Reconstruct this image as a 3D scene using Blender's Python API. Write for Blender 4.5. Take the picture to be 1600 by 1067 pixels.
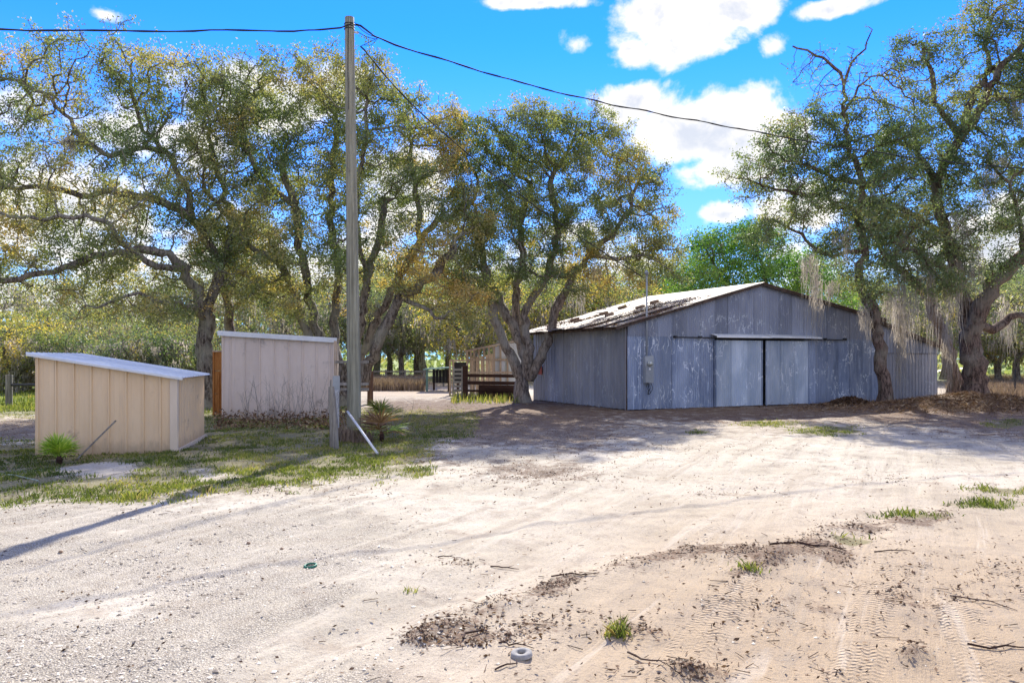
import bpy, math, random
import numpy as np
from mathutils import Vector, Matrix, noise as mnoise

for o in list(bpy.data.objects): bpy.data.objects.remove(o)
S = bpy.context.scene
COL = S.collection
F = 1200.0            # focal length in pixels of the 1600 px wide photograph
HY = 560.0            # horizon row
EYE = 1.6
# ------------------------------------------------------------------ camera
cam_d = bpy.data.cameras.new('camera'); cam = bpy.data.objects.new('camera', cam_d); COL.objects.link(cam)
cam_d.sensor_width = 36; cam_d.lens = 36*F/1600
cam_d.shift_y = (HY-533.5)/1600
cam_d.clip_start = .1; cam_d.clip_end = 3000
cam.location = (0, 0, EYE); cam.rotation_euler = (math.radians(90), 0, 0)
S.camera = cam
# ------------------------------------------------------------------ sky, clouds, sun
SUN_EL, SUN_AZ = math.radians(36), math.radians(6.6)      # azimuth clockwise from +Y
W = bpy.data.worlds.new('World'); S.world = W; W.use_nodes = True
nt = W.node_tree; nt.nodes.clear()
def N(t, typ, **kw):
    n = t.nodes.new(typ)
    for k, v in kw.items():
        if k in n.bl_rna.properties: setattr(n, k, v)
    return n
def L(t, a, b): t.links.new(a, b)
def mth(t, op, a, b=None, c=None, clamp=False):
    n = N(t, 'ShaderNodeMath', operation=op); n.use_clamp = clamp
    for i, v in enumerate((a, b, c)):
        if v is None: continue
        if isinstance(v, (int, float)): n.inputs[i].default_value = v
        else: L(t, v, n.inputs[i])
    return n.outputs[0]
def vmth(t, op, a, b=None):
    n = N(t, 'ShaderNodeVectorMath', operation=op)
    for i, v in enumerate((a, b)):
        if v is None: continue
        if isinstance(v, (tuple, list)): n.inputs[i].default_value = v
        else: L(t, v, n.inputs[i])
    return n
def mixc(t, f, a, b, mode='MIX'):
    n = N(t, 'ShaderNodeMix', data_type='RGBA', blend_type=mode); n.clamp_factor = True
    for s, v in ((n.inputs[0], f), (n.inputs[6], a), (n.inputs[7], b)):
        if isinstance(v, (int, float)): s.default_value = v
        elif isinstance(v, (tuple, list)): s.default_value = tuple(v)+((1,) if len(v) == 3 else ())
        else: L(t, v, s)
    return n.outputs[2]
def ramp(t, f, stops, interp='LINEAR'):
    n = N(t, 'ShaderNodeValToRGB'); r = n.color_ramp; r.interpolation = interp
    while len(r.elements) > 1: r.elements.remove(r.elements[-1])
    for i, (p, c) in enumerate(stops):
        if isinstance(c, (int, float)): c = (c, c, c)
        e = r.elements[0] if i == 0 else r.elements.new(p)
        e.position = p; e.color = tuple(c)+(1,)
    L(t, f, n.inputs[0]); return n.outputs[0]
def noise(t, vec, scale, detail=4, rough=.55, dist=0):
    n = N(t, 'ShaderNodeTexNoise'); n.inputs['Scale'].default_value = scale
    n.inputs['Detail'].default_value = detail; n.inputs['Roughness'].default_value = rough
    n.inputs['Distortion'].default_value = dist
    if vec is not None: L(t, vec, n.inputs['Vector'])
    return n.outputs[0]
def sm(t, v, lo, hi):
    n = N(t, 'ShaderNodeMapRange', interpolation_type='SMOOTHSTEP')
    L(t, v, n.inputs[0]); n.inputs[1].default_value = lo; n.inputs[2].default_value = hi
    return n.outputs[0]

sky = N(nt, 'ShaderNodeTexSky', sky_type='NISHITA', sun_disc=False)
sky.sun_elevation = SUN_EL; sky.sun_rotation = SUN_AZ
sky.air_density = 1.0; sky.dust_density = 0.0; sky.ozone_density = 2.5; sky.altitude = 0
tc = N(nt, 'ShaderNodeTexCoord'); D = tc.outputs['Generated']
sky_c = mixc(nt, 1.0, sky.outputs[0], (.07, .36, .98), 'MULTIPLY')
sep = N(nt, 'ShaderNodeSeparateXYZ'); L(nt, D, sep.inputs[0])
zup = mth(nt, 'MAXIMUM', sep.outputs[2], 0.0)
den = mth(nt, 'ADD', zup, .12)
pl = vmth(nt, 'DIVIDE', D); cb = N(nt, 'ShaderNodeCombineXYZ')
for i in range(3): L(nt, den, cb.inputs[i])
L(nt, cb.outputs[0], pl.inputs[1])
nz = noise(nt, pl.outputs[0], 2.6, 9, .56, .15)
nz2 = noise(nt, D, 9.0, 8, .6, .2)
nzc = mth(nt, 'ADD', mth(nt, 'MULTIPLY', mth(nt, 'SUBTRACT', nz, .5), .9), mth(nt, 'MULTIPLY', mth(nt, 'SUBTRACT', nz2, .5), 2.6))
CL = [(1065,45,105,52,1),(985,78,50,34,.8),(1150,16,60,34,.8),(905,66,36,22,.34),(1110,195,130,62,1.0),(985,160,52,32,.85),(1205,205,90,50,.8),(1130,265,80,30,.7),(1318,12,66,14,.75),(1208,76,30,20,.5),
      (165,24,34,17,.72),(830,5,95,11,.7),(420,165,180,66,.85),(240,200,150,70,.6),(540,130,70,36,.7),(600,260,150,70,.5),(1130,335,50,26,.65),(1290,320,120,50,.7),
      (60,330,200,100,.7),(420,430,300,90,.75),(1540,380,120,70,.8),(800,440,260,60,.6),(1240,430,180,50,.5),(100,470,250,50,.6)]
acc = None
for (cx, cy, rx, ry, a) in CL:
    v = Vector(((cx-800)/F, 1, (HY-cy)/F)); ln = v.length; v.normalize()
    q = vmth(nt, 'SUBTRACT', D, tuple(v))
    q = vmth(nt, 'MULTIPLY', q.outputs[0], (F*ln/rx, 2.2, F*ln/ry))
    dd = vmth(nt, 'LENGTH', q.outputs[0]).outputs[1]
    m = mth(nt, 'MULTIPLY', mth(nt, 'SUBTRACT', 1.3, dd), a)
    acc = m if acc is None else mth(nt, 'MAXIMUM', acc, m)
acc = mth(nt, 'MAXIMUM', acc, -1.2)
free = mth(nt, 'SUBTRACT', mth(nt, 'MULTIPLY', mth(nt, 'SUBTRACT', nz, .40), 5.5), 0.0)
behind = sm(nt, sep.outputs[1], .55, .1)      # unseen clouds go on outside the view, cover thickened to add neutral fill
free = mth(nt, 'ADD', mth(nt, 'MULTIPLY', mth(nt, 'ADD', free, 3), behind), -3)
dens = mth(nt, 'MAXIMUM', mth(nt, 'ADD', acc, nzc), free)
cmask = sm(nt, dens, .22, .62)
ccore = sm(nt, dens, .42, 1.0)
lowsh = sm(nt, noise(nt, D, 17, 7, .62, .3), .36, .62)
CW = 3.5
ccol = mixc(nt, mth(nt, 'MULTIPLY', ccore, mth(nt, 'MULTIPLY', lowsh, .9)), (CW, CW*.95, CW*.87), (CW*.58, CW*.62, CW*.69))
hz = sm(nt, sep.outputs[2], .40, .02)
sky_c = mixc(nt, mth(nt, 'MULTIPLY', hz, .72), sky_c, (1.5, 2.3, 3.0))
fin = mixc(nt, mth(nt, 'MULTIPLY', cmask, .97), sky_c, ccol)
bg = N(nt, 'ShaderNodeBackground'); bg.inputs[1].default_value = .15
L(nt, fin, bg.inputs[0]); out = N(nt, 'ShaderNodeOutputWorld'); L(nt, bg.outputs[0], out.inputs[0])
sd = bpy.data.lights.new('sun', 'SUN'); sd.energy = 3.9; sd.angle = math.radians(.5); sd.color = (1, .94, .84)
sun = bpy.data.objects.new('sun', sd); COL.objects.link(sun)
sv = Vector((math.sin(SUN_AZ)*math.cos(SUN_EL), math.cos(SUN_AZ)*math.cos(SUN_EL), math.sin(SUN_EL)))
sun.rotation_euler = sv.to_track_quat('Z', 'Y').to_euler(); sun.location = (0, 0, 30)
vs = S.view_settings; vs.view_transform = 'Standard'; vs.look = 'None'; vs.gamma = 1; vs.use_curve_mapping = False
vs.exposure = 1.28
S.render.engine = 'CYCLES'; S.cycles.max_bounces = 6; S.cycles.transparent_max_bounces = 8
S.cycles.diffuse_bounces = 4; S.cycles.transmission_bounces = 4; S.cycles.glossy_bounces = 2
# ------------------------------------------------------------------ helpers
R = random.Random(11); NR = np.random.default_rng(7)
def P(px, py, Y): return Vector(((px-800)/F*Y, Y, EYE-(py-HY)/F*Y))
def GY(py): return F*EYE/(py-HY)
def tag(o, label=None, cat=None, group=None, kind=None):
    if label: o['label'] = label
    if cat: o['category'] = cat
    if group: o['group'] = group
    if kind: o['kind'] = kind
    return o
def empty(name, loc=(0, 0, 0), rz=0.0, **k):
    o = bpy.data.objects.new(name, None); COL.objects.link(o); o.location = loc; o.rotation_euler = (0, 0, rz)
    o.empty_display_size = .2
    return tag(o, **k)
class MB:
    def __init__(s): s.v = []; s.f = []
    def quad(s, a, b, c, d):
        n = len(s.v); s.v += [tuple(a), tuple(b), tuple(c), tuple(d)]; s.f.append((n, n+1, n+2, n+3)); return s
    def box(s, x0, y0, z0, x1, y1, z1):
        n = len(s.v)
        s.v += [(x0,y0,z0),(x1,y0,z0),(x1,y1,z0),(x0,y1,z0),(x0,y0,z1),(x1,y0,z1),(x1,y1,z1),(x0,y1,z1)]
        s.f += [tuple(n+i for i in q) for q in ((0,3,2,1),(4,5,6,7),(0,1,5,4),(1,2,6,5),(2,3,7,6),(3,0,4,7))]; return s
    def beam(s, p, q, w, h=None, up=(0, 0, 1)):
        h = h or w; p = Vector(p); q = Vector(q); d = (q-p).normalized(); up = Vector(up)
        if abs(d.dot(up)) > .98: up = Vector((0, 1, 0))
        a = d.cross(up).normalized()*w/2; b = a.cross(d).normalized()*h/2; n = len(s.v)
        for e in (p, q): s.v += [tuple(e-a-b), tuple(e+a-b), tuple(e+a+b), tuple(e-a+b)]
        s.f += [tuple(n+i for i in k) for k in ((0,3,2,1),(4,5,6,7),(0,1,5,4),(1,2,6,5),(2,3,7,6),(3,0,4,7))]; return s
    def tube(s, pts, rad, k=6, cap=True):
        pts = [Vector(p) for p in pts]; m = len(pts)
        rr = rad if isinstance(rad, (list, tuple)) else [rad]*m
        nrm = None; n0 = len(s.v)
        for i, p in enumerate(pts):
            d = (pts[min(i+1, m-1)]-pts[max(i-1, 0)])
            d = d.normalized() if d.length > 1e-9 else Vector((0, 0, 1))
            if nrm is None: nrm = d.orthogonal().normalized()
            else:
                nrm = nrm-d*nrm.dot(d)
                nrm = nrm.normalized() if nrm.length > 1e-6 else d.orthogonal().normalized()
            bi = d.cross(nrm)
            for j in range(k):
                a = 2*math.pi*j/k; s.v.append(tuple(p+(nrm*math.cos(a)+bi*math.sin(a))*rr[i]))
        for i in range(m-1):
            for j in range(k):
                a = n0+i*k+j; b = n0+i*k+(j+1) % k; s.f.append((a, b, b+k, a+k))
        if cap:
            s.f.append(tuple(n0+j for j in range(k))[::-1]); s.f.append(tuple(n0+(m-1)*k+j for j in range(k)))
        return s
    def build(s, name, mat, parent=None, smooth=False, loc=None):
        me = bpy.data.meshes.new(name); me.from_pydata(s.v, [], s.f)
        if smooth: me.shade_smooth()
        o = bpy.data.objects.new(name, me); COL.objects.link(o)
        if mat: me.materials.append(mat)
        if parent: o.parent = parent
        if loc is not None: o.location = loc
        return o
def npmesh(name, V, Fq, mat, parent=None, attrs=None, smooth=False):
    """V (n,3), Fq (m,k) faces all with k corners; attrs name->(domain, array)."""
    me = bpy.data.meshes.new(name); k = Fq.shape[1]
    me.vertices.add(len(V)); me.vertices.foreach_set('co', V.astype(np.float32).ravel())
    me.loops.add(Fq.size); me.loops.foreach_set('vertex_index', Fq.astype(np.int32).ravel())
    me.polygons.add(len(Fq)); me.polygons.foreach_set('loop_start', np.arange(0, Fq.size, k, dtype=np.int32))
    me.update(calc_edges=True)
    for nm, (dom, arr) in (attrs or {}).items():
        if arr.ndim == 1:
            a = me.attributes.new(nm, 'FLOAT', dom); a.data.foreach_set('value', arr.astype(np.float32))
        else:
            a = me.attributes.new(nm, 'FLOAT_COLOR', dom); a.data.foreach_set('color', arr.astype(np.float32).ravel())
    if smooth: me.shade_smooth()
    me.materials.append(mat)
    o = bpy.data.objects.new(name, me); COL.objects.link(o)
    if parent: o.parent = parent
    return o
def dup(o, parent=None):
    c = o.copy(); COL.objects.link(c)
    if parent: c.parent = parent
    return c
def catmull(pts, step):
    pts = [Vector(p) for p in pts]; out = []
    for i in range(len(pts)-1):
        p0 = pts[max(i-1, 0)]; p1 = pts[i]; p2 = pts[i+1]; p3 = pts[min(i+2, len(pts)-1)]
        n = max(1, int((p2-p1).length/step))
        for j in range(n):
            t = j/n; out.append(.5*((2*p1)+(-p0+p2)*t+(2*p0-5*p1+4*p2-p3)*t*t+(-p0+3*p1-3*p2+p3)*t**3))
    out.append(pts[-1]); return out
# ------------------------------------------------------------------ numpy noise
_perm = np.random.default_rng(3).random((256, 256))
def vnoise(x, y):
    xi = np.floor(x).astype(int); yi = np.floor(y).astype(int); fx = x-xi; fy = y-yi
    fx = fx*fx*(3-2*fx); fy = fy*fy*(3-2*fy)
    g = lambda a, b: _perm[a & 255, b & 255]
    return (g(xi, yi)*(1-fx)+g(xi+1, yi)*fx)*(1-fy)+(g(xi, yi+1)*(1-fx)+g(xi+1, yi+1)*fx)*fy
def fbm(x, y, s, o=4):
    r = 0; a = 1; t = 0
    for i in range(o): r = r+a*vnoise(x*s+17.3*i, y*s+5.1*i); t += a; a *= .5; s *= 2.03
    return r/t
def sig(v): return 1/(1+np.exp(-np.clip(v, -30, 30)))
# ------------------------------------------------------------------ materials
def mat(name, rough=.8, spec=.3, metal=0.0):
    m = bpy.data.materials.new(name); m.use_nodes = True; t = m.node_tree; t.nodes.clear()
    o = N(t, 'ShaderNodeOutputMaterial'); b = N(t, 'ShaderNodeBsdfPrincipled'); L(t, b.outputs[0], o.inputs[0])
    b.inputs['Roughness'].default_value = rough; b.inputs['Specular IOR Level'].default_value = spec
    b.inputs['Metallic'].default_value = metal
    c = N(t, 'ShaderNodeTexCoord').outputs['Object']
    return m, t, b, c
def bump(t, b, h, strength=.4, dist=.02):
    n = N(t, 'ShaderNodeBump'); n.inputs['Strength'].default_value = strength; n.inputs['Distance'].default_value = dist
    L(t, h, n.inputs['Height']); L(t, n.outputs[0], b.inputs['Normal'])
def mapv(t, c, sx, sy, sz):
    return vmth(t, 'MULTIPLY', c, (sx, sy, sz)).outputs[0]
def weathered(name, c1, c2, rough=.75, scale=(3, 3, .6), spots=None, bs=.3, spec=.3, metal=0.0, objvar=.12):
    m, t, b, c = mat(name, rough, spec, metal)
    n1 = noise(t, mapv(t, c, *scale), 1.5, 7, .65, .4)
    n2 = noise(t, mapv(t, c, *scale), 9, 6, .7)
    f = sm(t, mth(t, 'ADD', mth(t, 'MULTIPLY', n1, .65), mth(t, 'MULTIPLY', n2, .35)), .36, .66)
    col = mixc(t, f, c1, c2)
    if spots:
        sn = sm(t, noise(t, c, spots[1], 6, .7, .3), spots[2], spots[2]+.12); col = mixc(t, sn, col, spots[0])
    oi = N(t, 'ShaderNodeObjectInfo'); v = mth(t, 'ADD', mth(t, 'MULTIPLY', oi.outputs['Random'], 2*objvar), 1-objvar)
    hs = N(t, 'ShaderNodeHueSaturation'); L(t, v, hs.inputs['Value']); L(t, col, hs.inputs['Color'])
    L(t, hs.outputs[0], b.inputs['Base Color']); bump(t, b, n2, bs, .01)
    return m
def foot_dirt(m, h=.45, colr=(.30, .22, .15)):
    t = m.node_tree; bs = [n for n in t.nodes if n.type == 'BSDF_PRINCIPLED'][0]; src = bs.inputs['Base Color'].links[0].from_socket
    c = N(t, 'ShaderNodeTexCoord').outputs['Object']; sp = N(t, 'ShaderNodeSeparateXYZ'); L(t, c, sp.inputs[0])
    nn = noise(t, mapv(t, c, 1, 1, .5), 7, 7, .7, .4); hh = mth(t, 'ADD', sp.outputs[2], mth(t, 'MULTIPLY', nn, -h*1.1))
    f = mth(t, 'MULTIPLY', sm(t, hh, h*.1, -h*.55), .55)
    st = mth(t, 'MULTIPLY', sm(t, noise(t, mapv(t, c, 9, 9, .5), 1.2, 7, .7, .3), .56, .72), .28)
    L(t, mixc(t, st, mixc(t, f, src, colr), (.36, .29, .24)), bs.inputs['Base Color'])
    old = bs.inputs['Normal'].links[0].from_node if bs.inputs['Normal'].links else None
    bp = N(t, 'ShaderNodeBump'); bp.inputs['Strength'].default_value = .35; bp.inputs['Distance'].default_value = .03
    L(t, noise(t, mapv(t, c, 1, 1, .6), 2.4, 3, .5), bp.inputs['Height'])
    if old: L(t, old.outputs[0], bp.inputs['Normal'])
    L(t, bp.outputs[0], bs.inputs['Normal'])
def wood(name, c1, c2, bs=.5, scale=(14, 14, 1.2)):
    m = weathered(name, c1, c2, .85, scale, None, bs, .2)
    return m
M = {}
M['pole'] = weathered('weathered green grey pole wood', (.15, .145, .11), (.38, .37, .29), .85, (16, 16, .5), ((.10, .08, .06), 3, .64), .6, .15, 0, 0)
M['oldwood'] = wood('weathered grey wood', (.16, .14, .12), (.36, .33, .29))
M['darkwood'] = wood('dark stained board', (.035, .018, .014), (.085, .045, .035), .5, (1.2, 8, 14))
M['palewood'] = wood('pale dry lumber', (.38, .27, .19), (.60, .47, .35))
M['orangewood'] = wood('orange cedar board', (.28, .10, .025), (.48, .21, .06), .5, (6, 6, 1))
M['tan'] = weathered('tan painted steel', (.74, .54, .335), (.80, .60, .39), .5, (1, 1, .3), ((.50, .37, .25), 1.7, .60), .05, .4, 0, .025)
M['mauve'] = weathered('pinkish beige painted steel', (.63, .515, .43), (.71, .595, .51), .5, (1, 1, .4), ((.42, .35, .30), 1.3, .58), .05, .4, 0, .025)
foot_dirt(M['tan']); foot_dirt(M['mauve'], .6, (.28, .24, .21))
M['trim'] = weathered('pale trim', (.66, .54, .41), (.74, .61, .48), .5, (1, 1, .3), None, .05, .4, 0, 0)
M['whitemetal'] = weathered('white painted metal', (.62, .63, .64), (.76, .77, .78), .5, (1, 1, 1), ((.45, .42, .38), 3, .66), .1, .4, 0, .05)
M['galvroof'] = weathered('bluish white galvanized roof', (.50, .56, .64), (.70, .74, .80), .38, (1, 4, 1), None, .1, .5, .35, .08)
M['teal'] = weathered('faded teal paint', (.10, .20, .19), (.20, .32, .31), .8, (2, 2, 2))
M['darkmetal'] = weathered('dark metal', (.02, .02, .022), (.05, .05, .052), .6)
M['black'] = weathered('black cable sheath', (.02, .022, .025), (.045, .048, .052), .9)
M['greybox'] = weathered('grey enamel', (.27, .29, .31), (.34, .36, .38), .5, (2, 2, 2), None, .05, .4, .2)
M['glass'] = weathered('meter glass', (.45, .47, .44), (.55, .57, .52), .15, (2, 2, 2), None, 0, .8, .3)
M['white'] = weathered('white plastic', (.72, .73, .73), (.80, .80, .80), .4, (1, 1, 1), None, .02)
M['red'] = weathered('faded red sign', (.30, .07, .04), (.42, .12, .08), .7)
M['brickm'] = weathered('brown clay block', (.24, .16, .11), (.40, .28, .19), .9, (4, 4, 4))
M['shade_in'] = weathered('near black interior shade', (.018, .018, .022), (.04, .038, .04), .9)  # shade of the interiors put into the colour
M['greenplastic'] = weathered('green plastic', (.02, .14, .09), (.04, .22, .13), .5)
M['concrete'] = weathered('grey concrete', (.26, .25, .23), (.42, .40, .37), .9, (6, 6, 6))
M['hose'] = weathered('pale green hose', (.24, .28, .20), (.34, .38, .28), .6)
M['aged'] = weathered('mottled plate', (.15, .15, .17), (.55, .55, .56), .7, (6, 6, 4), None, .2)

def barn_metal(name, base, light, streak, rust=0.0, metal=.25):
    m, t, b, c = mat(name, .62, .35, metal)
    oi = N(t, 'ShaderNodeObjectInfo')
    n0 = noise(t, mapv(t, c, 1.1, 1.1, .35), 1.4, 6, .6, .5)
    n1 = noise(t, mapv(t, c, 4.5, 4.5, .38), 1.6, 8, .72, .5)
    n2 = noise(t, mapv(t, c, 1, 1, 1), 38, 4, .75)
    col = mixc(t, sm(t, n0, .3, .7), base, light)
    col = mixc(t, mth(t, 'MULTIPLY', sm(t, n2, .52, .72), .45), col, (.46, .50, .56))
    # bleached runs
    col = mixc(t, mth(t, 'MULTIPLY', sm(t, n1, .52, .70), streak), col, (.40, .46, .56))
    # pale vein-like marks where creepers were
    w = vmth(t, 'ADD', mapv(t, c, 4.4, 4.4, .8), None)
    dn = N(t, 'ShaderNodeTexNoise'); dn.inputs['Scale'].default_value = 2.2; dn.inputs['Detail'].default_value = 3
    L(t, c, dn.inputs['Vector']); dv = vmth(t, 'MULTIPLY', dn.outputs['Color'], (1.7, 1.7, 1.7))
    L(t, dv.outputs[0], w.inputs[1])
    vo = N(t, 'ShaderNodeTexVoronoi', feature='DISTANCE_TO_EDGE'); vo.inputs['Scale'].default_value = 1.3
    L(t, w.outputs[0], vo.inputs['Vector'])
    line = mth(t, 'MULTIPLY', sm(t, vo.outputs['Distance'], .045, .008), sm(t, noise(t, c, 1.3, 3, .6), .48, .60))
    col = mixc(t, mth(t, 'MULTIPLY', line, .9*min(1, streak*2)), col, (.74, .77, .80))
    if rust:
        rn = sm(t, noise(t, mapv(t, c, 1.6, 1.6, .7), 1.3, 8, .7, .4), .6-rust*.2, .7-rust*.12)
        col = mixc(t, mth(t, 'MULTIPLY', rn, .8), col, mixc(t, n2, (.16, .07, .035), (.34, .20, .12)))
    hs = N(t, 'ShaderNodeHueSaturation'); L(t, col, hs.inputs['Color'])
    L(t, mth(t, 'ADD', mth(t, 'MULTIPLY', oi.outputs['Random'], .44), .78), hs.inputs['Value'])
    L(t, hs.outputs[0], b.inputs['Base Color'])
    bump(t, b, n2, .25, .004); return m
M['barn'] = barn_metal('weathered galvanized barn metal', (.145, .185, .275), (.30, .345, .44), .9)
M['barn_door'] = barn_metal('bleached galvanized door metal', (.33, .39, .47), (.54, .59, .65), 1.0)
M['barn_side'] = barn_metal('dull ribbed side metal', (.22, .23, .27), (.31, .315, .35), .15)
M['barn_up'] = barn_metal('dull grey gable metal', (.20, .22, .275), (.28, .30, .36), .3)
M['roofm'] = barn_metal('rusty old roof metal', (.19, .165, .145), (.30, .265, .235), .12, .9, .05)
M['edge'] = weathered('brown roof edge board', (.05, .035, .028), (.13, .09, .07), .9)

def bark(name, c1, c2, lich):
    m, t, b, c = mat(name, .95, .1)
    w = mapv(t, c, 9, 9, 2.2)
    n1 = noise(t, w, 1.6, 8, .7, .6); n2 = noise(t, c, 1.3, 5, .6)
    col = mixc(t, sm(t, n1, .38, .62), c1, c2)
    col = mixc(t, mth(t, 'MULTIPLY', sm(t, n2, .45, .62), .6), col, lich)
    L(t, col, b.inputs['Base Color']); bump(t, b, n1, 1.0, .05); return m
M['bark'] = bark('grey oak bark', (.06, .048, .04), (.29, .25, .21), (.32, .315, .25))
M['bark_red'] = bark('dark brown oak bark', (.05, .036, .03), (.23, .16, .125), (.28, .25, .195))
M['bark_pale'] = bark('pale oak bark', (.09, .07, .058), (.36, .30, .25), (.39, .37, .32))
def leafmat(name, stops, trans=.42, gloss=.06, tt=(1.25, 1.2, .6)):
    m = bpy.data.materials.new(name); m.use_nodes = True; t = m.node_tree; t.nodes.clear()
    o = N(t, 'ShaderNodeOutputMaterial'); a = N(t, 'ShaderNodeAttribute'); a.attribute_name = 'tint'
    col = ramp(t, a.outputs['Fac'], stops)
    d = N(t, 'ShaderNodeBsdfDiffuse'); L(t, col, d.inputs[0])
    tr = N(t, 'ShaderNodeBsdfTranslucent')
    L(t, mixc(t, 1.0, col, tt, 'MULTIPLY'), tr.inputs[0])
    mx = N(t, 'ShaderNodeMixShader'); mx.inputs[0].default_value = trans; L(t, d.outputs[0], mx.inputs[1]); L(t, tr.outputs[0], mx.inputs[2])
    g = N(t, 'ShaderNodeBsdfGlossy'); g.inputs['Roughness'].default_value = .45; g.inputs[0].default_value = (.8, .8, .8, 1)
    m2 = N(t, 'ShaderNodeMixShader'); m2.inputs[0].default_value = gloss; L(t, mx.outputs[0], m2.inputs[1]); L(t, g.outputs[0], m2.inputs[2])
    L(t, m2.outputs[0], o.inputs[0]); return m
M['leaf_olive'] = leafmat('olive and gold oak leaves', [(0, (.12, .18, .07)), (.4, (.24, .285, .11)), (.7, (.37, .365, .155)), (.92, (.50, .42, .17)), (1, (.58, .41, .14))], .5)
M['leaf_dark'] = leafmat('dark green oak leaves', [(0, (.095, .155, .07)), (.5, (.18, .245, .105)), (.85, (.31, .34, .15)), (1, (.34, .27, .09))], .48)
M['leaf_gold'] = leafmat('golden spring oak leaves', [(0, (.13, .19, .06)), (.4, (.32, .34, .10)), (.8, (.55, .46, .11)), (1, (.68, .50, .11))], .52)
M['leaf_grey'] = leafmat('grey green far leaves', [(0, (.13, .19, .09)), (.5, (.28, .33, .16)), (1, (.50, .45, .18))], .52)
M['leaf_bright'] = leafmat('bright green feathery leaves', [(0, (.07, .19, .025)), (.6, (.18, .35, .05)), (1, (.34, .46, .09))])
M['moss'] = leafmat('grey tan hanging moss', [(0, (.27, .25, .21)), (.5, (.45, .42, .36)), (1, (.60, .56, .49))], .5, .02, (1.0, .93, .86))
M['grass'] = leafmat('short green grass', [(0, (.08, .12, .025)), (.4, (.20, .25, .05)), (.7, (.36, .37, .10)), (1, (.48, .38, .20))], .4, .03)
M['weed'] = leafmat('dry tan weeds', [(0, (.20, .145, .115)), (1, (.42, .32, .26))], .15, .02)
M['palm'] = leafmat('bright palmetto blades', [(0, (.20, .36, .03)), (.6, (.42, .58, .06)), (1, (.62, .70, .14))], .4, .08)
M['deadfrond'] = leafmat('dead brown fronds', [(0, (.13, .07, .035)), (1, (.34, .21, .11))], .3, .02)
M['litter'] = leafmat('fallen brown leaves', [(0, (.05, .03, .02)), (.5, (.14, .08, .045)), (.85, (.28, .175, .10)), (1, (.44, .33, .21))], .1, .02)
M['pebble'] = leafmat('pale gravel stones', [(0, (.16, .13, .10)), (.45, (.42, .37, .30)), (1, (.70, .63, .52))], .0, .03)
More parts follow.
